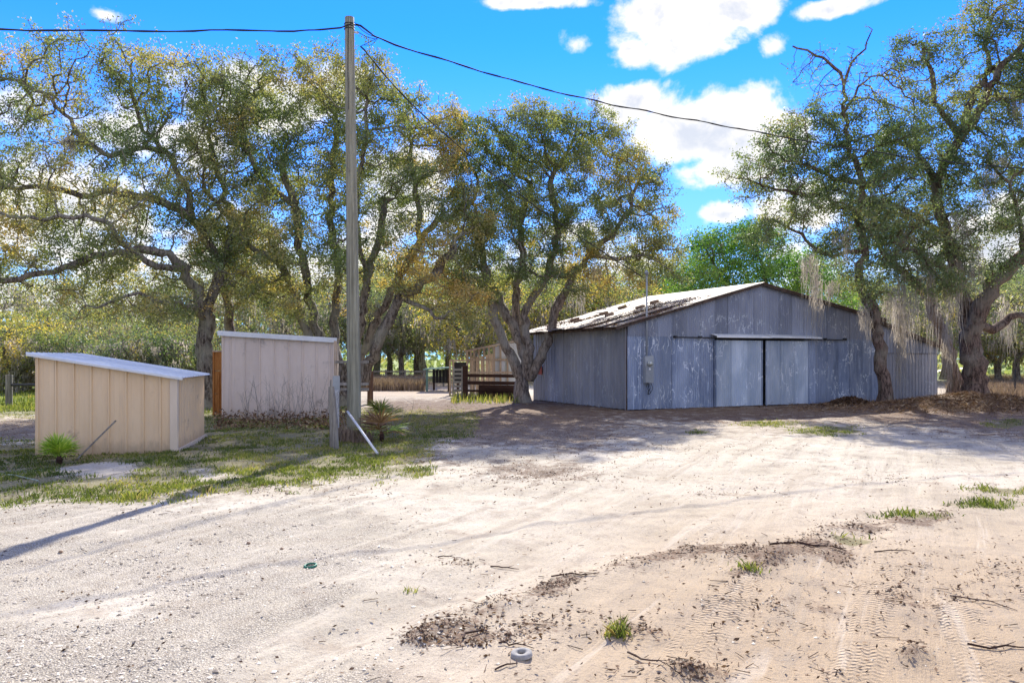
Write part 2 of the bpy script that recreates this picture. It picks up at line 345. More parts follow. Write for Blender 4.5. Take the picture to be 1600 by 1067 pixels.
# ------------------------------------------------------------------ ground
def seg_d(px, py, pts):
    r = np.full(px.shape, 1e9)
    for (x0, y0), (x1, y1) in zip(pts[:-1], pts[1:]):
        dx, dy = x1-x0, y1-y0; t = np.clip(((px-x0)*dx+(py-y0)*dy*6)/(dx*dx+dy*dy*6), 0, 1)
        r = np.minimum(r, np.hypot(px-x0-t*dx, (py-y0-t*dy)*2.3))
    return r
def E(px, py, cx, cy, rx, ry): return np.exp(-((px-cx)/rx)**2-((py-cy)/ry)**2)
DEB = [(650,1010),(700,985),(765,955),(850,930),(900,900),(1000,882),(1060,866),(1120,862),(1190,872),(1290,862),(1315,880)]
DEB2 = [(1150,905),(1200,880),(1260,850),(1300,828),(1390,822),(1470,808)]
DEB3 = [(1180,960),(1240,935),(1300,950)]
DEB4 = [(840,985),(880,960),(960,975),(1010,990)]
def masks(x, y):
    """World-space ground cover, laid out from where it lies seen from the drive."""
    yy = np.maximum(y, .6); px = 800+F*x/yy; py = HY+F*EYE/yy
    wob = (fbm(x, y, .9, 3)-.5)*50
    yb = np.interp(px, [-400, 0, 200, 330, 450, 600, 690, 745, 760], [800, 792, 786, 776, 768, 748, 700, 672, 600])
    grass = sig((yb+wob*.7-py)/9)*sig((765+wob-px)/14)*sig((py-np.where(px < 560, 596, 640))/5)
    bare = 1.2*E(px, py, 160, 735, 60, 12)+.7*E(px, py, 330, 742, 40, 10)+E(px, py, 20, 670, 70, 22)
    grass = grass*np.clip(1-bare, 0, 1)
    for a in ((1545,790,64,8),(1430,808,60,6),(1560,768,60,9),(1290,672,70,9),(1200,662,60,6),(1570,662,40,6),(965,985,26,9),(650,738,40,10),(1170,898,16,5),(215,776,30,8),(1330,845,40,8),(1090,675,20,5)):
        grass = np.maximum(grass, 1.05*E(px, py, *a))
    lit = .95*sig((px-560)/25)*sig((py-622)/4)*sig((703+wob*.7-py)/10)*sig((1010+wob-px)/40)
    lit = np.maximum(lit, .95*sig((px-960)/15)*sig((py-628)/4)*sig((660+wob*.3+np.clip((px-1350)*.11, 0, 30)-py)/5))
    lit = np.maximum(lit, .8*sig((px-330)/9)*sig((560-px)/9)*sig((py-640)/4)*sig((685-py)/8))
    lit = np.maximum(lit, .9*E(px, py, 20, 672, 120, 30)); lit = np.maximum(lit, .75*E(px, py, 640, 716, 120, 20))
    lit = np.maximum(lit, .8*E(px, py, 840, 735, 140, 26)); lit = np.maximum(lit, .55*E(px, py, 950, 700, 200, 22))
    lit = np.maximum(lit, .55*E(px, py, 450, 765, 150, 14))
    deb = np.exp(-(seg_d(px, py, DEB)/30)**2)+.9*np.exp(-(seg_d(px, py, DEB2)/24)**2)+.7*np.exp(-(seg_d(px, py, DEB3)/26)**2)+.7*np.exp(-(seg_d(px, py, DEB4)/30)**2)
    for a, k in (((1080,1052,70,18),1),((1425,1018,24,15),1.3),((730,1005,60,22),.9),((800,985,80,26),.6),((1500,905,200,40),.35),((1250,960,160,50),.35),((1380,750,60,9),.5),((1480,940,120,16),.5),((1050,745,60,8),.5),((1130,770,70,7),.6),((150,935,40,9),.5),((720,880,50,9),.6),((1300,1050,60,12),.5),((985,1055,40,12),.5)):
        deb = deb+k*E(px, py, *a)
    lit = np.maximum(lit, np.clip(deb, 0, 1.2)*(.45+.62*sig((fbm(x, y, 1.9, 3)-.49)*16)))
    grav = sig((py-782-(px*.0))/14)*sig((650+wob-px-(py-800)*.25)/60)*(1-.85*E(px, py, 130, 955, 150, 24))*(1-.9*np.exp(-(seg_d(px, py, [(380,1067),(560,975),(800,905),(1000,840)])/55)**2))
    grav = np.maximum(grav, .75*E(px, py, 820, 720, 200, 50)); grav = np.maximum(grav, .5*E(px, py, 700, 930, 90, 40))
    grav = np.maximum(grav, .5*sig((py-665)/6)*sig((745-py)/8)*sig((px-1100)/60))
    warm = sig((px-760-(1000-py)*.9)/110)*sig((py-800)/40)
    far = sig((612-py)/1.5)
    ftan = sig((618-py)/2)*sig((px-560)/10)*sig((740-px)/10)*sig((py-594)/1.5)+sig((632-py)/3)*sig((px-1470)/8)
    fgreen = sig((640-py)/3)*sig((330-px)/8)+sig((594.5-py)/1)
    dirt_and_shade = sig((px-560)/20)*sig((py-622)/3)*sig((668+wob*.4-py)/8)
    z = np.zeros_like(px); fr = (y > 1.2)
    return [np.where(fr, np.clip(k, 0, 1), d) for k, d in ((grass, .1), (lit, .1), (grav, .5), (warm, .3), (ftan, 0), (fgreen, 0), (dirt_and_shade, 0))]
def gz(x, y):
    x = np.asarray(x, float); y = np.asarray(y, float)
    yy = np.maximum(y, .6); px = 800+F*x/yy; py = HY+F*EYE/yy
    near = sig((26-y)/3)
    z = (fbm(x, y, .55, 3)-.5)*.07*near+(fbm(x, y, 3.1, 4)-.5)*.035*near+(fbm(x, y, 11, 3)-.5)*.012*sig((14-y)/2)
    ca_, sa_ = math.cos(math.radians(27)), math.sin(math.radians(27)); z = z+(fbm((x*ca_-y*sa_)*2.2, (x*sa_+y*ca_)*.22, 1.3, 3)-.5)*.07*near
    d = np.exp(-(seg_d(px, py, DEB)/26)**2)+.8*np.exp(-(seg_d(px, py, DEB2)/22)**2)
    z = z+d*(.008+.04*fbm(x, y, 6, 3))*sig((12-y)/1)
    z = z+.05*E(px, py, 1425, 1018, 20, 12)+.03*E(px, py, 1080, 1052, 60, 12)
    z = z+.42*np.exp(-((x-14.6)/2.4)**2-((y-24.6)/1.0)**2)*(.75+.5*fbm(x, y, 1.4, 3))*1.0
    z = z+.16*np.exp(-((x-11.4)/.8)**2-((y-26.0)/.5)**2)
    z = z-.02*np.exp(-(seg_d(px, py, [(380,1067),(560,975),(800,905),(1000,840)])/40)**2)
    return z
def gzf(x, y): return float(gz(np.array([x]), np.array([y]))[0])
def axis(lo_far, lo, hi, hi_far, step, g):
    a = list(np.arange(lo, hi, step)); s = step; v = a[-1]
    while v < hi_far: s *= g; v += s; a.append(v)
    b = []; s = step; v = lo
    while v > lo_far: s *= g; v -= s; b.append(v)
    return np.array(b[::-1]+a)
def vrot(t, c, an):
    n = N(t, 'ShaderNodeVectorRotate', rotation_type='Z_AXIS'); n.inputs['Angle'].default_value = an; L(t, c, n.inputs['Vector']); return n.outputs[0]
def ground():
    xs = axis(-900, -7, 7, 900, .042, 1.028); ys = axis(-300, 3.2, 15, 1500, .042, 1.022)
    X, Yg = np.meshgrid(xs, ys); x = X.ravel(); y = Yg.ravel()
    z = gz(x, y); g, l, gr, wm, ft, fg, dr = masks(x, y)
    V = np.stack([x, y, z], 1); nx = len(xs); ny = len(ys)
    i = (np.arange(ny-1)[:, None]*nx+np.arange(nx-1)[None]).ravel()
    Fq = np.stack([i, i+1, i+1+nx, i+nx], 1); one = np.ones_like(g)
    m, t, b, c = mat('sand, gravel and grass ground', .95, .15)
    def at(n):
        a = N(t, 'ShaderNodeAttribute'); a.attribute_name = n; s = N(t, 'ShaderNodeSeparateColor'); L(t, a.outputs['Color'], s.inputs[0]); return s.outputs
    A = at('cover'); B = at('soil')
    dr_ = N(t, 'ShaderNodeAttribute'); dr_.attribute_name = 'dirt_and_shade'
    big = noise(t, c, .45, 5, .6); mid = noise(t, c, 2.6, 7, .68, .3); fine = noise(t, c, 34, 5, .75); grit = noise(t, c, 120, 3, .7)
    sand = mixc(t, sm(t, big, .3, .7), (.43, .38, .29), (.60, .54, .435))
    sand = mixc(t, mth(t, 'MULTIPLY', B[0], .85), sand, (.385, .275, .165))
    sand = mixc(t, mth(t, 'MULTIPLY', sm(t, mid, .50, .66), .6), sand, (.31, .245, .18))
    sand = mixc(t, mth(t, 'MULTIPLY', sm(t, fine, .52, .64), .55), sand, (.24, .20, .16))
    sand = mixc(t, mth(t, 'MULTIPLY', sm(t, grit, .54, .64), .7), sand, (.20, .165, .13))
    strk = noise(t, mapv(t, vmth(t, 'ADD', vrot(t, c, math.radians(27)), None if 0 else (0, 0, 0)).outputs[0], 2.6, .22, 1), 1.4, 7, .66, .5)
    sand = mixc(t, mth(t, 'MULTIPLY', sm(t, strk, .52, .66), .55), sand, (.33, .27, .20))
    sand = mixc(t, mth(t, 'MULTIPLY', sm(t, strk, .46, .34), .35), sand, (.60, .525, .42))
    # gravel
    vo = N(t, 'ShaderNodeTexVoronoi'); vo.inputs['Scale'].default_value = 85; L(t, c, vo.inputs['Vector'])
    vd = vo.outputs['Distance']; vs_ = N(t, 'ShaderNodeSeparateColor'); L(t, vo.outputs['Color'], vs_.inputs[0])
    stone = mixc(t, vs_.outputs[0], (.42, .38, .30), (.74, .67, .54))
    stone = mixc(t, sm(t, vd, .34, .54), stone, (.20, .17, .135))  # gaps between stones darkened to stand for their cast shadows
    gm = sm(t, mth(t, 'ADD', A[2], mth(t, 'MULTIPLY', mth(t, 'SUBTRACT', mth(t, 'ADD', mth(t, 'MULTIPLY', mid, .4), mth(t, 'MULTIPLY', strk, .6)), .5), 3.0)), .40, .80)
    col = mixc(t, mth(t, 'MULTIPLY', gm, .55), sand, stone)
    # litter and humus
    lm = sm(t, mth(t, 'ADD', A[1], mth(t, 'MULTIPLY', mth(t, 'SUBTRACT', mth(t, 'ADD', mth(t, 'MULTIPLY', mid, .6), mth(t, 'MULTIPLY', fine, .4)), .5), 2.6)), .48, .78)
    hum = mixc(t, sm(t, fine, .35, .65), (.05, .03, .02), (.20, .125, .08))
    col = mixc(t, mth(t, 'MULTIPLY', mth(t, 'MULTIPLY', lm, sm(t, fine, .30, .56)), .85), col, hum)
    col = mixc(t, mth(t, 'MULTIPLY', mth(t, 'MULTIPLY', dr_.outputs['Fac'], sm(t, mid, .30, .56)), .8), col, (.125, .075, .05))  # brown litter soil, darkened further for the shade under the trees
    gn = sm(t, mth(t, 'ADD', A[0], mth(t, 'MULTIPLY', mth(t, 'SUBTRACT', mth(t, 'ADD', mth(t, 'MULTIPLY', mid, .75), mth(t, 'MULTIPLY', fine, .25)), .5), 2.4)), .42, .80)
    gcol = mixc(t, sm(t, fine, .35, .65), (.10, .095, .04), (.24, .21, .09))
    col = mixc(t, mth(t, 'MULTIPLY', gn, .82), col, gcol)
    col = mixc(t, mth(t, 'MULTIPLY', B[1], .8), col, mixc(t, mid, (.30, .22, .15), (.46, .36, .26)))
    col = mixc(t, mth(t, 'MULTIPLY', B[2], .9), col, mixc(t, mid, (.15, .22, .04), (.32, .36, .10)))
    L(t, col, b.inputs['Base Color'])
    # tyre tread prints pressed into the sand
    sp = N(t, 'ShaderNodeSeparateXYZ'); L(t, c, sp.inputs[0])
    hgt = mth(t, 'ADD', mth(t, 'MULTIPLY', fine, .5), mth(t, 'MULTIPLY', mid, .6))
    hgt = mth(t, 'ADD', hgt, mth(t, 'MULTIPLY', mth(t, 'MULTIPLY', mth(t, 'SUBTRACT', 1, vd), gm), .28))
    tr = None
    for (ax, ay, bx, by, wd) in ((1.75, 6.1, 2.0, 8.1, .14), (2.45, 3.9, 2.9, 5.1, .15), (3.0, 3.8, 3.75, 5.6, .15), (.9, 4.0, 1.75, 5.6, .14), (1.6, 3.6, 3.2, 6.6, .14)):
        dx, dy = bx-ax, by-ay; ln = math.hypot(dx, dy); dx /= ln; dy /= ln
        u = mth(t, 'ADD', mth(t, 'MULTIPLY', mth(t, 'SUBTRACT', sp.outputs[0], ax), dx), mth(t, 'MULTIPLY', mth(t, 'SUBTRACT', sp.outputs[1], ay), dy))
        v = mth(t, 'ADD', mth(t, 'MULTIPLY', mth(t, 'SUBTRACT', sp.outputs[0], ax), -dy), mth(t, 'MULTIPLY', mth(t, 'SUBTRACT', sp.outputs[1], ay), dx))
        v = mth(t, 'ADD', v, mth(t, 'MULTIPLY', mth(t, 'SUBTRACT', big, .5), .25))
        va = mth(t, 'ABSOLUTE', v)
        mk = mth(t, 'MULTIPLY', sm(t, va, wd, wd*.85), mth(t, 'MULTIPLY', sm(t, u, -.3, .3), sm(t, u, ln+.3, ln-.3)))
        tread = mth(t, 'MULTIPLY', mth(t, 'SINE', mth(t, 'ADD', mth(t, 'MULTIPLY', u, 130), mth(t, 'MULTIPLY', mth(t, 'SINE', mth(t, 'MULTIPLY', va, 60)), 2.0))),
                    mth(t, 'SINE', mth(t, 'MULTIPLY', va, 85)))
        h = mth(t, 'MULTIPLY', mk, mth(t, 'SUBTRACT', mth(t, 'MULTIPLY', mth(t, 'MULTIPLY', tread, sm(t, mid, .38, .6)), .32), .2))
        tr = h if tr is None else mth(t, 'ADD', tr, h)
    hgt = mth(t, 'ADD', mth(t, 'ADD', hgt, tr), mth(t, 'MULTIPLY', strk, 1.6))
    bump(t, b, hgt, .9, .022)
    o = npmesh('ground', V, Fq, m, None, {'cover': ('POINT', np.stack([g, l, gr, one], 1)), 'soil': ('POINT', np.stack([wm, ft, fg, one], 1)), 'dirt_and_shade': ('POINT', dr)}, True)
    tag(o, 'sandy drive with gravel, leaf litter and patchy grass', None, None, 'structure')
ground()

def scatter(n, key, lo=3.6, hi=30, xl=1.0, power=1.6, pxr=(-80, 1680)):
    """random ground points, denser nearer the drive, kept with probability key(masks)."""
    y = lo*(hi/lo)**(NR.random(n)**(1/power*1.0)); px = NR.uniform(pxr[0], pxr[1], n); x = (px-800)/F*y
    k = key(masks(x, y)); keep = NR.random(n) < k
    return x[keep], y[keep]
def quads(name, C, A_, B_, mat_, tint, parent=None):
    n = len(C); V = np.empty((n, 4, 3)); V[:, 0] = C-A_; V[:, 1] = C+B_; V[:, 2] = C+A_; V[:, 3] = C-B_
    return npmesh(name, V.reshape(-1, 3), np.arange(n*4).reshape(n, 4), mat_, parent, {'tint': ('FACE', tint)})
def unit(n):
    v = NR.normal(size=(n, 3)); return v/np.linalg.norm(v, axis=1)[:, None]
def leafcloud(name, C, ln, wd, mat_, tint, parent=None, flat=0.0):
    n = len(C); a = unit(n); b = unit(n); a[:, 2] *= (1-flat); b[:, 2] *= (1-flat)
    b = b-a*(a*b).sum(1)[:, None]/((a*a).sum(1)[:, None]); b /= np.linalg.norm(b, axis=1)[:, None]+1e-9
    a /= np.linalg.norm(a, axis=1)[:, None]
    s = NR.uniform(.6, 1.25, n)[:, None]
    return quads(name, C, a*ln/2*s, b*wd/2*s, mat_, tint, parent)
def blades(name, x, y, hmin, hmax, wd, mat_, lean=.5, tintf=None, parent=None, z=None):
    n = len(x); h = NR.uniform(hmin, hmax, n); az = NR.uniform(0, 2*math.pi, n); az2 = NR.uniform(0, 2*math.pi, n)
    base = np.stack([x, y, (gz(x, y) if z is None else z)-.01], 1); w = NR.uniform(.6, 1.3, n)*wd
    side = np.stack([np.cos(az)*w/2, np.sin(az)*w/2, np.zeros(n)], 1)
    ln = NR.uniform(.1, 1, n)*lean*h
    mid = base+np.stack([np.cos(az2)*ln*.35, np.sin(az2)*ln*.35, h*.6], 1)
    tip = base+np.stack([np.cos(az2)*ln, np.sin(az2)*ln, h], 1)
    V = np.empty((n, 5, 3)); V[:, 0] = base-side; V[:, 1] = base+side; V[:, 2] = mid+side*.7; V[:, 3] = tip; V[:, 4] = mid-side*.7
    tint = NR.random(n) if tintf is None else tintf(x, y)
    return npmesh(name, V.reshape(-1, 3), np.arange(n*5).reshape(n, 5), mat_, parent, {'tint': ('FACE', tint)})
# short patchy grass
gk = lambda m: np.clip((m[0]-.25)*1.3, 0, 1)
x, y = scatter(110000, gk, 5.2, 30, power=1.3)
cl = fbm(x, y, 2.4, 4); k = NR.random(len(x)) < sig((cl-.485)*22); x, y = x[k], y[k]
rep = 5; x = np.repeat(x, rep)+NR.normal(0, .035, len(x)*rep); y = np.repeat(y, rep)+NR.normal(0, .035, len(y)*rep)
gt = lambda x, y: np.clip(fbm(x, y, .8, 3)*1.5-.42+NR.normal(0, .24, len(x)), 0, 1)
o = blades('grass', x, y, .02, .07, .013, M['grass'], 1.1, gt); tag(o, 'short patchy green grass round the sheds and the drive edge', 'grass', None, 'stuff')
# brighter grass beyond the sheds and in the field
def rectpts(n, pxa, pxb, pya, pyb):
    py = NR.uniform(pya, pyb, n); y = F*EYE/(py-HY); px = NR.uniform(pxa, pxb, n); return (px-800)/F*y, y
x, y = rectpts(9000, -40, 340, 596, 644); o = blades('field_grass', x, y, .06, .2, .035, M['grass'], .6, gt); tag(o, 'bright sunlit pasture grass behind the left fence', 'grass', None, 'stuff')
x, y = rectpts(9000, 560, 664, 596, 611); o = blades('dry_weeds', x, y, .3, .65, .05, M['weed'], .3); tag(o, 'tall tan weeds along the edge of the far field', 'weeds', None, 'stuff')
x, y = rectpts(9000, 1480, 1700, 590, 622); o = blades('dry_grass', x, y, .2, .55, .04, M['weed'], .5); tag(o, 'dry tan grass behind the wire fence on the right', 'grass', None, 'stuff')
x, y = rectpts(700, 705, 812, 618, 631); o = blades('gate_weeds', x, y, .1, .35, .03, M['grass'], .6); tag(o, 'green weeds growing along the foot of the dark gate', 'weeds', None, 'stuff')
# leaf litter, twigs, gravel
def lumps(name, x, y, r, mat_, tint, label, cat):
    n = len(x); z = gz(x, y)+r*.2
    oc = np.array([[1, 0, 0], [0, 1, 0], [-1, 0, 0], [0, -1, 0], [0, 0, .7], [0, 0, -.5]], float)
    V = np.stack([x, y, z], 1)[:, None]+oc[None]*r[:, None, None]*NR.uniform(.5, 1.5, (n, 6, 1))
    tri = np.array([[0, 1, 4], [1, 2, 4], [2, 3, 4], [3, 0, 4]]); Fq = (np.arange(n)[:, None, None]*6+tri[None]).reshape(-1, 3)
    tag(npmesh(name, V.reshape(-1, 3), Fq, mat_, None, {'tint': ('FACE', np.repeat(tint, 4))}), label, cat, None, 'stuff')
x, y = scatter(150000, lambda m: np.clip((m[1]-.3)*1.5, 0, 1)*(1-m[0])*.9, 3.6, 12, power=1.0)
cl = fbm(x, y, 5.5, 4); k = (NR.random(len(x)) < sig((cl-.53)*30)) & (y < 11); x, y = x[k], y[k]
lumps('soil_clods', x, y, np.clip(NR.exponential(.004, len(x))+.003, 0, .022), M['litter'], NR.random(len(x))*.6, 'crumbly dark soil clods along the churned streaks of the sand', 'soil')
lk = lambda m: np.clip(m[1]*1.0+.03+.5*m[0], 0, 1)
x, y = scatter(90000, lk, 3.6, 29, power=1.15)
cl = fbm(x, y, 3.2, 4); k = NR.random(len(x)) < sig((cl-.47)*22); x, y = x[k], y[k]; n = len(x)
C = np.stack([x, y, gz(x, y)+.006+NR.random(n)*.014], 1)
tn = np.clip(NR.beta(1.6, 2, n), 0, 1); o = leafcloud('leaf_litter', C, .032, .014, M['litter'], tn, None, .75); tag(o, 'fallen brown oak leaves and bark bits strewn on the ground', 'leaf litter', None, 'stuff')
x, y = scatter(16000, lambda m: np.clip(m[1]*.8+m[3]*.05+.03, 0, 1), 3.6, 24, power=1.0)
n = len(x); a = NR.uniform(0, math.pi, n); ln = NR.exponential(.013, n)+.007; z = gz(x, y)
V = []; Fq = []; 
d = np.stack([np.cos(a)*ln, np.sin(a)*ln, NR.normal(0, .004, n)], 1); C = np.stack([x, y, z+.008], 1); s = np.stack([-np.sin(a), np.cos(a), np.zeros(n)], 1)*NR.uniform(.001, .0032, n)[:, None]
up = np.zeros((n, 3)); up[:, 2] = NR.uniform(.002, .006, n)
VV = np.empty((n, 6, 3)); VV[:, 0] = C-d-s; VV[:, 1] = C-d+up; VV[:, 2] = C-d+s; VV[:, 3] = C+d-s*.6; VV[:, 4] = C+d+up*.7; VV[:, 5] = C+d+s*.6
b0 = np.arange(n)[:, None]*6; Fq = np.concatenate([b0+np.array([[0, 3, 4, 1]]), b0+np.array([[1, 4, 5, 2]])])
tn = NR.random(n)*.8; o = npmesh('twig_litter', VV.reshape(-1, 3), Fq, M['litter'], None, {'tint': ('FACE', np.concatenate([tn, tn]))}); tag(o, 'thin broken twigs scattered over the sand', 'twigs', None, 'stuff')
x, y = scatter(110000, lambda m: np.clip(m[2]*.9+.03, 0, 1)*(1-m[0]), 3.6, 19, power=1.05)
cl = fbm(x, y, 1.3, 4); k = NR.random(len(x)) < sig((cl-.48)*16); x, y = x[k], y[k]; n = len(x)
r = np.clip(NR.exponential(.003, n)+.0028, 0, .02); z = gz(x, y)+r*.15
oc = np.array([[1, 0, 0], [0, 1, 0], [-1, 0, 0], [0, -1, 0], [0, 0, .62], [0, 0, -.5]], float)
V = np.stack([x, y, z], 1)[:, None]+oc[None]*r[:, None, None]*NR.uniform(.6, 1.35, (n, 6, 1))
a = NR.uniform(0, 6.28, n); ca, sa = np.cos(a)[:, None], np.sin(a)[:, None]; c0 = np.stack([x, y, z], 1)[:, None]; q = V-c0
V = c0+np.stack([q[..., 0]*ca-q[..., 1]*sa, q[..., 0]*sa+q[..., 1]*ca, q[..., 2]], 2)
tri = np.array([[0, 1, 4], [1, 2, 4], [2, 3, 4], [3, 0, 4]]); Fq = (np.arange(n)[:, None, None]*6+tri[None]).reshape(-1, 3)
o = npmesh('gravel', V.reshape(-1, 3), Fq, M['pebble'], None, {'tint': ('FACE', np.repeat(NR.random(n), 4))}); tag(o, 'small pale gravel stones over the sandy drive', 'gravel', None, 'stuff')
# ------------------------------------------------------------------ trees
class Skel:
    def __init__(s): s.p = []; s.par = []; s.fix = []
    def limb(s, pts, r0=None, r1=None, step=.25, jit=.08, seed=1):
        """pts world points; first one is joined to the nearest node already there."""
        rg = random.Random(seed); c = catmull(pts, step); par = -1
        if s.p:
            par = min(range(len(s.p)), key=lambda i: (s.p[i]-c[0]).length_squared)
            if (s.p[par]-c[0]).length < .8: c = c[1:]
        n = len(c)
        for i, q in enumerate(c):
            jj = jit*min(1, i/2) if par >= 0 or i else 0
            s.p.append(q+Vector([rg.uniform(-jj, jj) for _ in range(3)])); s.par.append(par); par = len(s.p)-1
            s.fix.append(None if r0 is None else r0+(r1-r0)*i/max(1, n-1))
def lobes_pts(lobes, Y, n, seed):
    rg = np.random.default_rng(seed); vol = np.array([l[2]*l[3]*l[5] for l in lobes], float); pk = rg.choice(len(lobes), n, p=vol/vol.sum())
    v = rg.normal(size=(n, 3)); v /= np.linalg.norm(v, axis=1)[:, None]; rr = rg.random(n)**.45; v *= rr[:, None]
    out = np.empty((n, 3))
    for i, l in enumerate(lobes):
        k = pk == i; Yc = Y+l[4]; c = P(l[0], l[1], Yc)
        out[k, 0] = c[0]+v[k, 0]*l[2]/F*Yc; out[k, 2] = c[2]+v[k, 2]*l[3]/F*Yc; out[k, 1] = c[1]+v[k, 1]*l[5]
    return out
def colonize(sk, att, step=.28, infl=3.5, kill=.42, iters=140, seed=1, wig=.28, grav=.0):
    rg = np.random.default_rng(seed); pos = np.array([tuple(p) for p in sk.p]); par = list(sk.par); P_ = [pos]; N0 = len(pos)
    alive = np.ones(len(att), bool); near = np.zeros(len(att), int); nd = np.full(len(att), 1e9)
    for i in range(0, len(pos), 400):
        d = np.linalg.norm(att[:, None]-pos[None, i:i+400], axis=2); j = d.argmin(1); m = d[np.arange(len(att)), j]
        u = m < nd; nd[u] = m[u]; near[u] = j[u]+i
    kids = np.zeros(20000, int); allp = np.zeros((20000, 3)); allp[:N0] = pos; cnt = N0
    for it in range(iters):
        alive &= nd > kill
        act = alive & (nd < infl)
        if not act.any(): 
            if not alive.any(): break
            infl *= 1.6
            if infl > 30: break
            continue
        idx = near[act]; dv = att[act]-allp[idx]; dv /= np.linalg.norm(dv, axis=1)[:, None]
        un, inv = np.unique(idx, return_inverse=True); acc = np.zeros((len(un), 3)); np.add.at(acc, inv, dv)
        acc /= np.linalg.norm(acc, axis=1)[:, None]+1e-9
        ok = kids[un] < 3; bad = un[~ok]
        if len(bad): alive[act] &= ~np.isin(idx, bad)
        un = un[ok]; acc = acc[ok]
        if not len(un): continue
        acc += rg.normal(0, wig, acc.shape); acc[:, 2] -= grav; acc /= np.linalg.norm(acc, axis=1)[:, None]
        new = allp[un]+acc*step; k = len(un)
        if cnt+k > 19990: break
        allp[cnt:cnt+k] = new; kids[un] += 1; par += [int(u) for u in un]
        al = np.nonzero(alive)[0]; d = np.linalg.norm(att[al][:, None]-new[None], axis=2); j = d.argmin(1); m = d[np.arange(len(al)), j]
        u = m < nd[al]; nd[al[u]] = m[u]; near[al[u]] = cnt+j[u]; cnt += k
    return allp[:cnt], par
def make_tree(sk, att, base_r, step=.28, kill=.42, infl=3.5, seed=1, tip=.0085, twig=.9, twl=.42, wig=.3, expo=2.3, minr=0.0):
    pos, par = colonize(sk, att, step, infl, kill, seed=seed, wig=wig)
    rg = np.random.default_rng(seed+50); n = len(pos); kids = np.zeros(n, int)
    for p in par:
        if p >= 0: kids[p] += 1
    # twiglets
    cand = np.arange(len(sk.p), n); cand = cand[rg.random(len(cand)) < twig]; new = []; npar = []
    for c in cand:
        d = rg.normal(size=3); d[2] = d[2]*.7+.15; d /= np.linalg.norm(d); m1 = pos[c]+d*twl*rg.uniform(.4, .7); d2 = d+rg.normal(0, .5, 3); d2 /= np.linalg.norm(d2)
        new.append(m1); npar.append(c); new.append(m1+d2*twl*rg.uniform(.4, .8)); npar.append(n+len(new)-2)
    if new: pos = np.vstack([pos, new]); par = par+npar
    n = len(pos); w = np.zeros(n); tipn = np.ones(n, bool)
    for i in range(n-1, -1, -1):
        w[i] += 1 if w[i] == 0 else 0
        if par[i] >= 0: w[par[i]] += w[i]; tipn[par[i]] = False
    r = tip*w**(1/expo); rb = r[0]; r = tip*.6+(r-tip*.6)*(base_r/rb)**np.clip(np.log(r/tip)/np.log(rb/tip), 0, 1)
    for i, fx in enumerate(sk.fix):
        if fx is not None: r[i] = fx
    for i in range(n):      # never thicker than the parent
        if par[i] >= 0: r[i] = min(r[i], r[par[i]]*1.02)
    return pos, par, r
def skin(name, pos, par, r, mat_, parent, flare=None, seed=1):
    n = len(pos); ch = [[] for _ in range(n)]
    for i, p in enumerate(par):
        if p >= 0: ch[p].append(i)
    Vs = []; Fs = []; base = 0; rg = random.Random(seed); PV = [Vector(p) for p in pos]
    starts = [(i, -1) for i in range(n) if par[i] < 0]
    while starts:
        i, p = starts.pop(); chain = [] if p < 0 else [p]; first = i; c = i
        while True:
            chain.append(c)
            if not ch[c]: break
            k = max(ch[c], key=lambda q: r[q])
            for q in ch[c]:
                if q != k: starts.append((q, c))
            c = k
        rr = [r[q] for q in chain]
        if p >= 0: rr[0] = r[first]
        R0 = max(rr); k = 12 if R0 > .12 else 7 if R0 > .05 else 5 if R0 > .02 else 3
        nrm = None; m = len(chain)
        if m < 2: continue
        for j, q in enumerate(chain):
            a = PV[chain[max(j-1, 0)]]; b = PV[chain[min(j+1, m-1)]]; d = b-a
            d = d.normalized() if d.length > 1e-6 else Vector((0, 0, 1))
            nrm = d.orthogonal() if nrm is None else nrm-d*nrm.dot(d)
            nrm = nrm.normalized() if nrm.length > 1e-5 else d.orthogonal().normalized()
            bi = d.cross(nrm); q0 = PV[q]; rad = rr[j]
            for s_ in range(k):
                an = 2*math.pi*s_/k; rd = rad
                if k >= 7: rd *= 1+.16*mnoise.noise(Vector((q0.x*2+math.cos(an)*1.3, q0.y*2+math.sin(an)*1.3, q0.z*1.6)))*2
                if flare and q0.z < .7 and k == 12: rd *= 1+flare*(1-max(0, q0.z)/.7)**2*(1+.5*math.sin(an*3+seed))
                Vs.append(q0+(nrm*math.cos(an)+bi*math.sin(an))*rd)
        for j in range(m-1):
            for s_ in range(k):
                a = base+j*k+s_; b = base+j*k+(s_+1) % k; Fs.append((a, b, b+k, a+k))
        base += m*k
    return npmesh(name, np.array([tuple(v) for v in Vs]), np.array(Fs), mat_, parent, None, True)
def crown(name, pos, par, r, nl, mat_, parent, thr=.03, spread=.12, ln=.08, wd=.045, seed=1, tb=0.0, tv=.15, dens=None):
    rg = np.random.default_rng(seed+9); cand = np.nonzero(r < thr)[0]
    if dens is not None:
        w = dens(pos[cand]); w = np.clip(w, 0, None)
    else: w = np.ones(len(cand))
    cn = fbm(pos[cand][:, 0]*.9+pos[cand][:, 1]*.7, pos[cand][:, 2]*1.0+pos[cand][:, 1]*.4, 1.3, 3); w = w*sig((cn-.43)*15)+1e-3
    pk = rg.choice(cand, nl, p=w/w.sum()); C = pos[pk]+rg.normal(0, spread, (nl, 3))*[1, 1, .8]
    lf = fbm(C[:, 0]*.8+C[:, 1]*.6, C[:, 2]*.9-C[:, 1]*.3, .8, 3)
    tint = np.clip((lf-.5)*2.2+.42+tb+rg.normal(0, tv, nl), 0, 1)
    return leafcloud(name, C, ln, wd, mat_, tint, parent)
def PP(Y, *l): return [P(a, b, Y+(c[0] if c else 0)) for a, b, *c in l]
